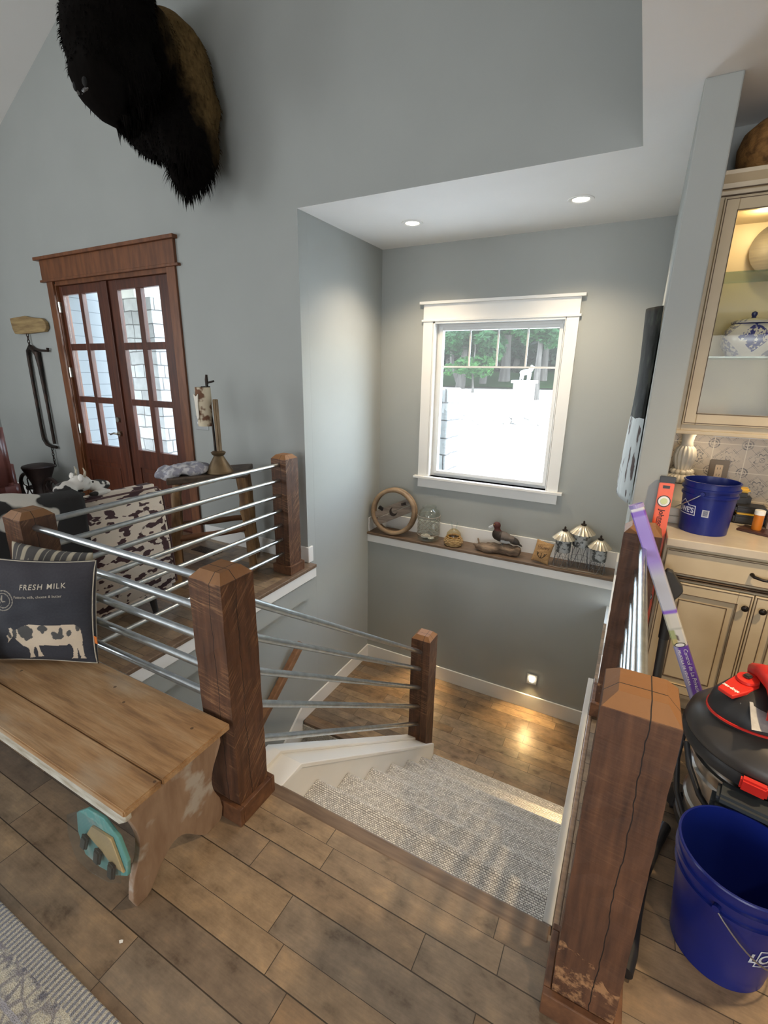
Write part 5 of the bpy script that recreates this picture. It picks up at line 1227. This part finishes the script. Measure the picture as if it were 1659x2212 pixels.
b = MB(); b.box((.36, 2.845, 1.0505), (.47, 2.93, 1.085), bev=.01); b.box((.47, 2.86, 1.0505), (.55, 2.92, 1.072), bev=.008); build('tool_shell', b, YEL, t)
b = MB(); b.box((.62, 2.74, .9105), (.78, 2.86, .985), bev=.003); build('cardboard_carton', b, pm('grey_carton', (.42, .36, .36), (.36, .3, .3), rough=.7), label='greyish pink carton on the counter at the right edge of the photo', cat='box')
b = MB(); b.box((.185, 2.62, .9105), (.28, 2.80, .945), bev=.003); b.box((.19, 2.63, .9455), (.275, 2.79, .985), bev=.003); build('napkin_pack', b, pm('clear_wrapped_paper', (.62, .58, .50), rough=.3), label='pale wrapped pack on the counter left of the blue bucket', cat='package')

# ------------------------------------------------------------------ level, wand, film tube
ORG = pm('orange_enamel', (.85, .10, .012), (.78, .085, .01), scale=3, rough=.35)
ML = Matrix.Translation((.160, 2.385, .001)) @ Matrix.Rotation(math.radians(.2), 4, 'Y') @ Matrix.Rotation(math.radians(-5.6), 4, 'X')
t = thing('spirit_level', 'long orange spirit level leaning upright against the end of the partition', 'level', (.178, 2.36, 0))
LL = 1.165; lw_ = .031
b = MB(); b.box((-lw_, -.012, .03), (lw_, .012, LL - .03), M=ML, bev=.003); build('level_body', b, ORG, t)
for z0 in (0, LL - .03):
    b = MB(); b.box((-lw_ - .001, -.013, z0), (lw_ + .001, .013, z0 + .03), M=ML, bev=.003); build('end_cap', b, BLACKPL, t)
b = MB()
for z0, z1 in ((LL - .46, LL - .285), (.28, .455)): b.box((-.018, -.0145, z0), (.022, -.0115, z1), M=ML, bev=.003)
b.box((-.014, -.0145, LL - .055), (.014, -.0115, LL - .042), M=ML); build('hand_hole', b, BLACKPL, t)
VG = pm('vial_green', (.45, .50, .12), rough=.2)
for z in (LL - .115, LL * .5, .12):
    c = ML @ Vector((0, -.0125, z)); d = ML.to_3x3() @ Vector((0, -1, 0))
    b = MB(); b.cyl(c, c + d * .002, .027, seg=28); build('vial_ring', b, BLACKPL, t, smooth=True)
    b = MB(); b.cyl(c + d * .002, c + d * .004, .023, seg=28); build('vial_ring', b, WHITE, t, smooth=True)
    b = MB(); b.cyl(c + d * .004, c + d * .006, .0145, seg=24); build('vial', b, VG, t, smooth=True)
b = MB(); b.text('Johnson', .030, lambda x, y: ML @ Vector((-.010 + y, -.0128, LL - .155 - x)), bold=.0008); b.box((-.016, -.0129, LL - .29), (-.013, -.0122, LL - .19), M=ML); build('lettering', b, pm('dark_print', (.10, .02, .015), rough=.6), t, norm=False)
# vacuum wand with crevice nozzle
t = thing('vacuum_wand', 'black vacuum wand with a flat nozzle standing against the railing end', 'vacuum hose wand', (.262, 2.255, 0))
b = MB(); b.cyl((.262, 2.255, .0), (.252, 2.275, .46), .0185, seg=18); build('wand_pipe', b, pm('grey_black_pipe', (.06, .06, .06), rough=.35, metal=.3), t, smooth=True)
b = MB(); b.cyl((.252, 2.275, .46), (.247, 2.28, .62), .0225, .021, seg=18).cyl((.247, 2.28, .62), (.246, 2.28, .66), .021, .02, 18); build('cuff', b, BLACKPL, t, smooth=True)
b = MB(); b.poly([(x, 2.262, z) for x, z in [(.232, .655), (.262, .655), (.276, .675), (.288, .70), (.282, .722), (.235, .785), (.213, .792), (.205, .775)]], (0, .036, 0)); build('nozzle', b, pm('grey_black_plastic', (.045, .043, .04), rough=.45), t, bevel=.006)
# window-film tube: square-cornered box with printed faces
P0 = Vector((.520, 2.045, .035)); P1 = Vector((.052, 2.165, 1.075))
ax = (P1 - P0); LT = ax.length; az_ = ax.normalized(); front = Vector((0, -1, 0)); ay = (-(front - az_ * front.dot(az_))).normalized(); axx = ay.cross(az_)
MT = Matrix((( axx.x, ay.x, az_.x, P0.x), (axx.y, ay.y, az_.y, P0.y), (axx.z, ay.z, az_.z, P0.z), (0, 0, 0, 1)))
t = thing('film_roll_box', 'long purple and white carton of privacy window film leaning on the railing', 'carton', P0)
def tubemat():
    m, nt, bs = newmat('printed_film_carton'); setin(bs, Roughness=.25)
    a = N(nt, 'ShaderNodeVertexColor', layer_name='Col'); nt.links.new(a.outputs[0], bs.inputs['Base Color']); return m
b = MB(); cl = b.bm.verts.layers.float_color.new('Col'); n = 150; h = .0265; sec = [(-h, -h * .8), (-h * .8, -h), (h * .8, -h), (h, -h * .8), (h, h * .8), (h * .8, h), (-h * .8, h), (-h, h * .8)]
sec2 = []
for i in range(8):
    p, q = sec[i], sec[(i + 1) % 8]
    for k in range(6): sec2.append((p[0] + (q[0] - p[0]) * k / 6, p[1] + (q[1] - p[1]) * k / 6))
PU = (.20, .10, .52); PL_ = (.30, .22, .62)
def tcol(x, y, u):   # u from top 0 to bottom 1
    if u < .012: return (.60, .60, .66)
    if u < .20: return PL_ if u > .03 else PU
    if u < .26: k = (u - .20) / .06; return tuple(a_ * (1 - k) + b_ * k for a_, b_ in zip(PL_, (.42, .44, .52)))
    if u < .385: return (.42, .44, .52)
    if u < .395: return PU
    if u < .45: return (.55, .54, .50) if x > -.01 else (.50, .50, .44)
    if u < .455: return (.40, .40, .36)
    if u < .52:
        if x < -.005: return (.30, .34, .16) if u < .49 else (.42, .36, .16)
        if -.012 < x < .006 and .475 < u < .50: return (.09, .06, .06)
        return (.56, .55, .52)
    if u < .80: return (.13, .06, .36) if x > -.014 else (.30, .30, .50)
    return (.12, .115, .12)
rings = []
for k in range(n + 1):
    z = LT * (1 - k / n); ring = []
    for x, y in sec2:
        v = b.bm.verts.new(MT @ Vector((x, y, z))); v[cl] = (*tcol(x, y, k / n), 1); ring.append(v)
    rings.append(ring)
for R0, R1 in zip(rings, rings[1:]):
    for k in range(len(sec2)): b.bm.faces.new((R0[k], R0[(k + 1) % len(sec2)], R1[(k + 1) % len(sec2)], R1[k]))
b.bm.faces.new(rings[0]); b.bm.faces.new(rings[-1][::-1])
build('carton', b, tubemat(), t, smooth=True)
b = MB()
for k in range(24):
    a = 2 * PI * k / 24; b.box((-.0035, -.0012, 0), (.0035, .0012, .016), M=MT @ Matrix.Translation((.027 * math.cos(a), .027 * math.sin(a), LT)) @ Matrix.Rotation(a + PI / 2, 4, 'Z'))
build('crimped_end', b, pm('lilac_foil', (.42, .36, .68), rough=.3), t)
TF = lambda x, y, o=.0008: MT @ Vector((x, -h - o, y))
b = MB(); b.text('Control de La Privacidad', .0205, lambda x, y: TF(.006 + y, LT * .470 - x * 1.0), spacing=1.0); b.text('PELICULA DE VENTANA', .0125, lambda x, y: TF(-.014 + y, LT * .468 - x), bold=.0003, spacing=1.15); build('lettering', b, pm('white_print', (.75, .75, .80), rough=.5), t, norm=False)
b = MB(); c0 = TF(0, LT * .49, .0); b.poly([TF(.020 * math.cos(a), LT * .487 + .010 * math.sin(a), .0006) for a in [2 * PI * k / 28 for k in range(28)]], TF(0, 0, .001) - TF(0, 0, 0)); build('oval_badge', b, BLACKPL, t)
b = MB(); b.poly([TF(.0165 * math.cos(a), LT * .487 + .0072 * math.sin(a), .0018) for a in [2 * PI * k / 28 for k in range(28)]], TF(0, 0, .001) - TF(0, 0, 0)); build('oval_badge_field', b, pm('badge_white', (.7, .7, .7), rough=.5), t)
b = MB(); b.poly([TF(x, LT * .215 + z, .0006) for x, z in [(-.02, .012), (0, .022), (.02, .012), (.02, -.008), (0, -.020), (-.02, -.008)]], TF(0, 0, .001) - TF(0, 0, 0)); build('shield_mark', b, pm('maroon_print', (.22, .02, .035), rough=.5), t)
b = MB(); b.tube([TF(.006 * math.cos(a), LT * .211 + .006 * math.sin(a), .002) for a in [2 * PI * k / 16 for k in range(16)]], .0016, 5, closed=True); b.box((-.014, -h - .0025, LT * .211 + .012), (.014, -h - .0018, LT * .211 + .0135), M=MT); build('shield_ring', b, WHITE, t)

# ------------------------------------------------------------------ shop vacuum
VX, VY = .535, 1.735
STEEL = pm('brushed_steel_drum', (.55, .55, .55), (.45, .45, .45), scale=4, rough=.28, metal=1, stretch=(1, 1, 20))
LIDM = pm('dark_grey_lid', (.050, .045, .042), (.038, .035, .033), scale=4, rough=.38)
t = thing('shop_vacuum', 'wet-dry vacuum with a steel drum, dark lid and red handle behind the blue bucket', 'vacuum cleaner', (VX, VY, 0))
c = (VX, VY, 0)
b = MB(); b.lathe([(0, .06), (.170, .06), (.176, .07), (.178, .13), (.186, .137), (.186, .150), (.178, .157), (.180, .27), (.188, .277), (.188, .290), (.180, .297), (.184, .34), (.196, .345), (.196, .352), (.186, .356), (.188, .405), (0, .405)], c, 64); build('drum', b, STEEL, t, smooth=True)
b = MB(); b.lathe([(0, .03), (.19, .03), (.200, .045), (.200, .075), (.185, .085), (.172, .088), (0, .088)], c, 48); build('base_ring', b, BLACKPL, t, smooth=True)
for k in range(4):
    a = PI / 4 + PI / 2 * k + .5; b = MB(); p = (VX + .20 * math.cos(a), VY + .20 * math.sin(a)); b.cyl((p[0], p[1], .03), (p[0], p[1], .10), .03, .024, 16).cyl((p[0] - .012, p[1], .024), (p[0] + .012, p[1], .024), .023, seg=18); build('caster', b, BLACKPL, t, smooth=True)
b = MB(); b.lathe([(0, .395), (.205, .395), (.232, .405), (.236, .43), (.228, .445), (0, .445)], c, 64); build('lid_rim', b, BLACKPL, t, smooth=True)
b = MB(); b.lathe([(.228, .446), (.232, .455), (.224, .485), (.195, .518), (.150, .540), (0, .545)], c, 64); build('lid', b, LIDM, t, smooth=True)
MH = Matrix.Translation((VX, VY, 0)) @ Matrix.Rotation(math.radians(20), 4, 'Z') @ Matrix.Diagonal((1.36, .90, 1, 1))
b = MB(); b.lathe([(0, .535), (.140, .535), (.142, .55), (.136, .59), (.115, .625), (.08, .645), (0, .655)], seg=56, M=MH); build('motor_housing', b, BLACKPL, t, smooth=True)
b = MB(); b.lathe([(.140, .545), (.1445, .545), (.1445, .552), (.140, .553)], seg=56, M=MH); build('red_band', b, REDPL, t, smooth=True)
def head(x, y, z): return MH @ Vector((x, y, z))
for k in range(2):
    b = MB(); b.tube([head(-.105 + .02 * k, -.055 - .022 * k, .615 - .018 * k), head(-.04 + .02 * k, -.095 - .010 * k, .612 - .018 * k), head(.0 + .02 * k, -.108, .600 - .018 * k)], .004, 8); build('vent_rib', b, LIDM, t, smooth=True)
MR = Matrix.Translation((.425, 1.705, .636)) @ Matrix.Rotation(math.radians(48), 4, 'Z') @ Matrix.Rotation(math.radians(-7), 4, 'Y')
b = MB(); b.poly([MR @ Vector((x, y, 0)) for x, y in [(-.078, -.028), (-.02, -.036), (.03, -.036), (.055, -.022), (.064, 0), (.055, .022), (.03, .036), (-.02, .030), (-.076, .022)]], MR.to_3x3() @ Vector((0, 0, .014))); pnl = build('control_panel', b, REDPL, t, bevel=.004)
b = MB(); b.lathe([(.026, .014), (.032, .016), (.030, .024), (.020, .026), (0, .026)], seg=28, M=MR @ Matrix.Translation((.030, 0, 0))); build('dial', b, REDPL, pnl, smooth=True)
b = MB(); b.box((.018, -.010, .026), (.040, .012, .036), M=MR, bev=.004); build('power_switch', b, LIDM, pnl)
b = MB(); b.text('shop-vac', .0175, lambda x, y: MR @ Vector((-.052 - y + .008, -.026 + x * .80, .0146)), bold=.0009); build('lettering', b, WHITE, pnl, norm=False)
b = MB(); pts = [(.478, 1.80, .625), (.474, 1.79, .665), (.482, 1.74, .690), (.498, 1.66, .690), (.500, 1.60, .668), (.49, 1.57, .62)]
for i in range(len(pts) - 1):
    pass
b.tube(pts, [.020, .024, .026, .026, .024, .020], 10); build('carry_handle', b, REDPL, t, smooth=True)
b = MB(); b.poly([(.440, 1.560, .585), (.545, 1.580, .585), (.545, 1.66, .626), (.440, 1.645, .626)], (0, -.006, .004)); build('info_label', b, pm('silver_label', (.33, .34, .35), (.25, .26, .27), scale=40, rough=.4), t)
b = MB(); b.text('HIGH CAPACITY', .009, lambda x, y: Vector((.450 + x * .9, 1.577 + y * .9 + x * .02, .5955 + y * .43)), bold=.0002); b.text('wet / dry', .012, lambda x, y: Vector((.452 + x, 1.60 + y * .9 + x * .02, .606 + y * .43)), bold=.0002); build('lettering', b, pm('label_black', (.03, .03, .03), rough=.6), t, norm=False)
b = MB(); b.box((-.034, -.018, -.030), (.034, .006, .018), M=Matrix.Translation((.468, 1.506, .440)) @ Matrix.Rotation(math.radians(-14), 4, 'Z') @ Matrix.Rotation(math.radians(12), 4, 'X'), bev=.006); build('latch', b, REDPL, t)
MQ = Matrix.Translation((.478, 1.525, .325)) @ Matrix.Rotation(math.radians(-12), 4, 'Z')
b = MB(); b.box((-.095, -.055, -.045), (.095, .015, .025), M=MQ, bev=.012); b.box((-.085, -.065, .027), (.085, .015, .058), M=MQ, bev=.010); build('tool_caddy', b, pm('slate_plastic', (.040, .048, .055), rough=.5), t)
b = MB(); b.tube([(.315, 1.68, .39), (.330, 1.635, .33), (.365, 1.585, .27), (.400, 1.545, .245), (.44, 1.53, .25)], .010, 10); build('power_cord', b, BLACKPL, t, smooth=True)
b = MB(); b.tube([(.312, 1.74, .395), (.303, 1.70, .30), (.315, 1.655, .20), (.345, 1.60, .145), (.40, 1.555, .13), (.46, 1.53, .15)], .010, 10); build('power_cord', b, BLACKPL, t, smooth=True)
b = MB(); b.tube([(.31, 1.66, .022), (.275, 1.56, .022), (.237, 1.42, .022), (.218, 1.28, .022), (.208, 1.16, .022), (.196, 1.10, .022)], .019, 14)
b2 = b
build('vacuum_hose', b2, BLACKPL, smooth=True, label='black ribbed hose lying on the floor between the cracked post and the blue bucket', cat='hose')

# ------------------------------------------------------------------ outside
GZ = -.25
DRV = pm('pale_concrete_drive', (.78, .77, .75), (.70, .69, .67), scale=1, rough=.9)
b = MB(); b.grid(lambda u, v: Vector((-45 + 75 * u, 4.7 + 80 * v, GZ + .082 * max(0, (4.7 + 80 * v) - 9))), 20, 20); struct('ground_driveway', b, DRV)
b = MB(); b.box((-14, A + .16, GZ - .1), (XL - .16, 4.70, -.03)); struct('porch_floor', b, DRV)
def stonemat(name, sc):
    m, nt, bs = newmat(name); setin(bs, Roughness=.85)
    tc = N(nt, 'ShaderNodeTexCoord'); sp = N(nt, 'ShaderNodeSeparateXYZ'); nt.links.new(tc.outputs['Object'], sp.inputs[0])
    cb_ = N(nt, 'ShaderNodeCombineXYZ'); nt.links.new(math_n(nt, 'ADD', sp.outputs[0], sp.outputs[1]), cb_.inputs[0]); nt.links.new(sp.outputs[2], cb_.inputs[1])
    nz = N(nt, 'ShaderNodeTexNoise'); setin(nz, Scale=2.5); nt.links.new(cb_.outputs[0], nz.inputs['Vector'])
    ad = mix(nt, .06, cb_.outputs[0], nz.outputs['Color'])
    br = N(nt, 'ShaderNodeTexBrick'); setin(br, Scale=sc, Mortar_Size=.018, Row_Height=.42, Brick_Width=.75); br.squash = .65; br.squash_frequency = 3; br.offset_frequency = 2
    br.inputs['Color1'].default_value = (.22, .215, .205, 1); br.inputs['Color2'].default_value = (.34, .335, .32, 1); br.inputs['Mortar'].default_value = (.09, .085, .08, 1)
    nt.links.new(ad, br.inputs['Vector']); nt.links.new(mix(nt, .4, br.outputs[0], ramp(nt, noise_t(nt, tc.outputs['Object'], 9, 4), [(.3, (.65, .65, .65)), (.7, (1.2, 1.2, 1.2))]), 'MULTIPLY'), bs.inputs['Base Color'])
    bump(nt, bs, math_n(nt, 'SUBTRACT', 1, br.outputs['Fac']), .8, .02); return m
STONE = stonemat('stacked_stone', 2.3)
t = thing('stone_column', 'big pale stacked-stone porch column seen through the right door leaf', 'column', (-7.0, 5.3, GZ))
b = MB(); b.box((-7.45, 5.0, GZ), (-6.62, 5.7, 2.62)); build('shaft', b, STONE, t, bevel=.01)
b = MB(); b.box((-7.50, 4.95, 2.62), (-6.9, 5.75, 2.85)); build('cap', b, pm('limestone_cap', (.55, .53, .48), rough=.8), t, bevel=.01)
b = MB(); b.box((-14, 4.9, 2.86), (-4.0, 5.2, 3.15)); b.box((-14, A + .17, 3.16), (-4.0, 5.5, 3.25)); struct('porch_roof', b, pm('dark_eave', (.06, .075, .09), rough=.6))
t = thing('stone_pier', 'pale stone pier just outside the left edge of the alcove window', 'pier', (-2.25, 5.3, GZ))
b = MB(); b.box((-2.62, 5.15, GZ), (-1.925, 5.6, 1.44)); build('shaft', b, STONE, t, bevel=.02)
SID = None
def siding():
    m, nt, bs = newmat('white_lap_siding'); setin(bs, Roughness=.6)
    tc = N(nt, 'ShaderNodeTexCoord'); sp = N(nt, 'ShaderNodeSeparateXYZ'); nt.links.new(tc.outputs['Object'], sp.inputs[0])
    fr = math_n(nt, 'FRACT', math_n(nt, 'DIVIDE', sp.outputs[2], .19)); nt.links.new(mix(nt, math_n(nt, 'LESS_THAN', fr, .05), (.30, .32, .325), (.12, .13, .14)), bs.inputs['Base Color']); return m
b = MB(); b.box((-14, A + .17, GZ), (-9.0, 4.2, 3.1)); b.box((-12, 4.2, GZ), (-8.2, 7.5, 3.1)); struct('siding_wall', b, siding())
b = MB(); b.box((-5.60, A + .106, -.2), (-5.505, A + .125, 2.5)); b.box((-3.76, A + .106, -.2), (-3.66, A + .125, 2.5)); struct('trim_11', b, CASING)
# ram statue on a stone pillar, flanked by a rock wall
gz = lambda y: GZ + .082 * max(0, y - 9)
t = thing('stone_pillar', 'square stone entrance pillar beyond the driveway, under the ram statue', 'pillar', (-3.23, 15.2, gz(15)))
b = MB(); b.box((-3.50, 14.9, gz(15) - .1), (-2.96, 15.5, 1.36)); build('shaft', b, STONE, t)
b = MB(); b.box((-3.56, 14.84, 1.36), (-2.90, 15.56, 1.44)); build('cap', b, DRV, t)
t = thing('ram_statue', 'white ram statue standing on the stone entrance pillar', 'statue', (-3.2, 15.2, 1.44))
b = MB(); b.ell((-3.24, 15.2, 1.68), (.17, .08, .085), (0, -.1, 0)); b.ell((-3.08, 15.2, 1.76), (.07, .05, .09), (0, .6, 0)); b.ell((-3.02, 15.2, 1.83), (.075, .04, .04), (0, .25, 0)); b.ell((-3.07, 15.2, 1.86), (.035, .07, .035))
for x in (-3.37, -3.31, -3.15, -3.10): b.cyl((x, 15.17 if x in (-3.37, -3.15) else 15.23, 1.445), (x + .02, 15.2, 1.66), .025, .035, 10)
blobbed('statue_body', b, pm('white_stone_cast', (.30, .31, .32), rough=.7), .016, t, smooth_it=2)
ROCK = pm('field_rock', (.30, .29, .27), (.15, .145, .135), scale=3, rough=.9, bmp=.4, bscale=9)
rr = random.Random(11)
for k in range(26):
    x = -5.3 + k * .17 + rr.uniform(-.05, .05); y = 14.2 + rr.uniform(-.3, .5); r_ = rr.uniform(.09, .20)
    if -3.75 < x < -2.75: y = 14.35
    b = MB(); b.ell((x, y, gz(y) + r_ * .45 + (.18 if k % 3 == 0 else 0)), (r_ * 1.2, r_, r_ * .62), (rr.uniform(-.3, .3), rr.uniform(-.3, .3), rr.uniform(0, 3)), 9, 6)
    build('boulder', b, ROCK, label='field boulder in the dry rock wall before the stone pillar', cat='rock', group='boulders of the rock wall')
b = MB(); b.grid(lambda u, v: Vector((-45 + 75 * u, 23.4 + .5 * math.sin(u * 23) + 20 * v, gz(23.4 + 20 * v) + .09)), 60, 6); struct('ground_woodland', b, pm('leaf_litter', (.006, .016, .005), (.003, .007, .002), scale=2, rough=1, Specular_IOR_Level=0.0))
# trees
BARK = pm('grey_bark', (.05, .047, .043), (.024, .022, .02), scale=3, rough=.9, stretch=(4, 4, .7), bmp=.5, bscale=12, bdist=.02, Specular_IOR_Level=0.0)
def leafmat(name, a, c):
    m, nt, bs = newmat(name); setin(bs, Roughness=.6)
    n1 = noise_t(nt, coords(nt), 1.6, 3); nt.links.new(ramp(nt, n1, [(.35, a), (.65, c)]), bs.inputs['Base Color'])
    bs.inputs['Specular IOR Level'].default_value = .15
    tr = N(nt, 'ShaderNodeBsdfTranslucent'); tr.inputs[0].default_value = (c[0] * 1.6, c[1] * 1.4, c[2], 1)
    mx = N(nt, 'ShaderNodeMixShader'); mx.inputs[0].default_value = .35; out = nt.nodes['Material Output']
    nt.links.new(bs.outputs[0], mx.inputs[1]); nt.links.new(tr.outputs[0], mx.inputs[2]); nt.links.new(mx.outputs[0], out.inputs[0]); return m
LF = [leafmat('leaf_dark', (.0008, .006, .002), (.003, .020, .006)), leafmat('leaf_mid', (.002, .014, .004), (.007, .042, .010)), leafmat('leaf_light', (.005, .025, .006), (.015, .062, .012))]
def crown(n, rad, leaf, seed, mesh_name):
    r = random.Random(seed); verts = []; faces = []
    cl_ = [(Vector((r.gauss(0, .5) * rad[0], r.gauss(0, .5) * rad[1], r.gauss(0, .45) * rad[2])), r.uniform(.18, .42)) for _ in range(26)]
    for k in range(n):
        c_, q = r.choice(cl_); d = Vector((r.gauss(0, 1), r.gauss(0, 1), r.gauss(0, 1))).normalized() * q * rad[0] * r.uniform(.6, 1.1); p = c_ + Vector((d.x, d.y, d.z * .7))
        a = Vector((r.gauss(0, 1), r.gauss(0, 1), r.gauss(0, .5))).normalized(); b_ = a.orthogonal().normalized(); L = leaf * r.uniform(.6, 1.3); i = len(verts)
        verts += [p - a * L, p + b_ * L * .5, p + a * L, p - b_ * L * .5]; faces.append((i, i + 1, i + 2, i + 3))
    me = bpy.data.meshes.new(mesh_name); me.from_pydata(verts, [], faces); return me
def tree(x, y, h, rt, cz_, rad, mi, label, n=2600, leaf=.20, lean=0, seed=0, fork=False):
    z0 = gz(y); t = thing('tree', label, 'tree', (x, y, z0), group='trees beyond the driveway')
    b = MB(); r = random.Random(seed); pts = []; m = 8
    for k in range(m + 1): pts.append((x + lean * k / m + r.uniform(-.04, .04), y, z0 - .05 + h * k / m))
    b.tube(pts, [rt * (1.5 if k == 0 else 1.1 if k == 1 else 1 - .5 * k / m) for k in range(m + 1)], 12)
    if fork:
        b.tube([(x, y, z0 + .1), (x - .5, y, z0 + 1.2), (x - .8, y, z0 + h * .8)], [rt, rt * .7, rt * .3], 10)
    build('trunk', b, BARK, t, smooth=True)
    me = crown(n, rad, leaf, seed + 50, 'crown'); me.materials.append(LF[mi]); o = bpy.data.objects.new('crown', me); COL.objects.link(o); o.parent = t; o.location = (lean * .7, 0, cz_ - z0); OFF[o.name] = Vector((0, 0, 0))
tree(-8.0, 23.0, 7, .17, 3.6, (1.7, 1.5, 1.5), 1, 'forked pale-barked tree at the left of the window view', seed=1, leaf=.13, n=5200, lean=.4, fork=True)
tree(-7.4, 24.5, 8, .13, 5.6, (2.4, 2, 1.6), 1, 'leaning slim tree behind the forked tree', seed=2, leaf=.14, n=4200, lean=1.1)
tree(-6.6, 26.0, 8, .22, 5.2, (2.3, 2, 1.7), 2, 'speckled straight tree in the middle of the window view', seed=3, leaf=.14, n=4200)
tree(-3.75, 20.0, 8, .11, 3.3, (.9, .7, .6), 1, 'pale straight tree by the right edge of the window view', seed=4, leaf=.11, n=1500, lean=-.1)
tree(-4.8, 27.0, 8, .15, 4.8, (2.2, 2, 1.6), 2, 'light green tree over the ram statue', seed=5, leaf=.14, n=4600)
tree(-6.9, 21.5, 2.2, .05, 1.95, (.9, .7, .45), 2, 'low yellow-green bush maple between the two left trunks', seed=6, leaf=.12, n=1800)
for k in range(11):
    x = -16.5 + k * 1.55 + random.uniform(-.3, .3); y = 32 + (k % 3) * 2.2
    tree(x, y, 8, .16, 3.6 + (k % 2) * .8, (2.6, 2, 2.9), 0, 'dark woodland tree in the far row behind the driveway', seed=20 + k, leaf=.24, n=5200)
tree(-10.0, 11.5, 6, .14, 2.6, (1.6, 1.4, 2.2), 2, 'light green tree beyond the porch column, seen through the door', seed=60, leaf=.14, n=4500)
tree(-12.2, 13.5, 6, .14, 3.0, (1.8, 1.5, 2.4), 1, 'mid green tree farther behind the porch column', seed=61, leaf=.16, n=4500)
b = MB(); b.poly([(x, y, gz(30) - .3) for x, y in [(-30, 40), (20, 40), (20, 40.5), (-30, 40.5)]], (0, 0, 9)); struct('woodland_bank', b, pm('deep_woodland', (.006, .02, .008), (.003, .010, .004), scale=2, rough=1))
b = MB(); b.box((-1.75, 8.6, .55), (-1.0, 8.66, .59)); b.box((-1.30, 8.62, .1), (-.9, 8.8, .42)); 
b.bm.free()
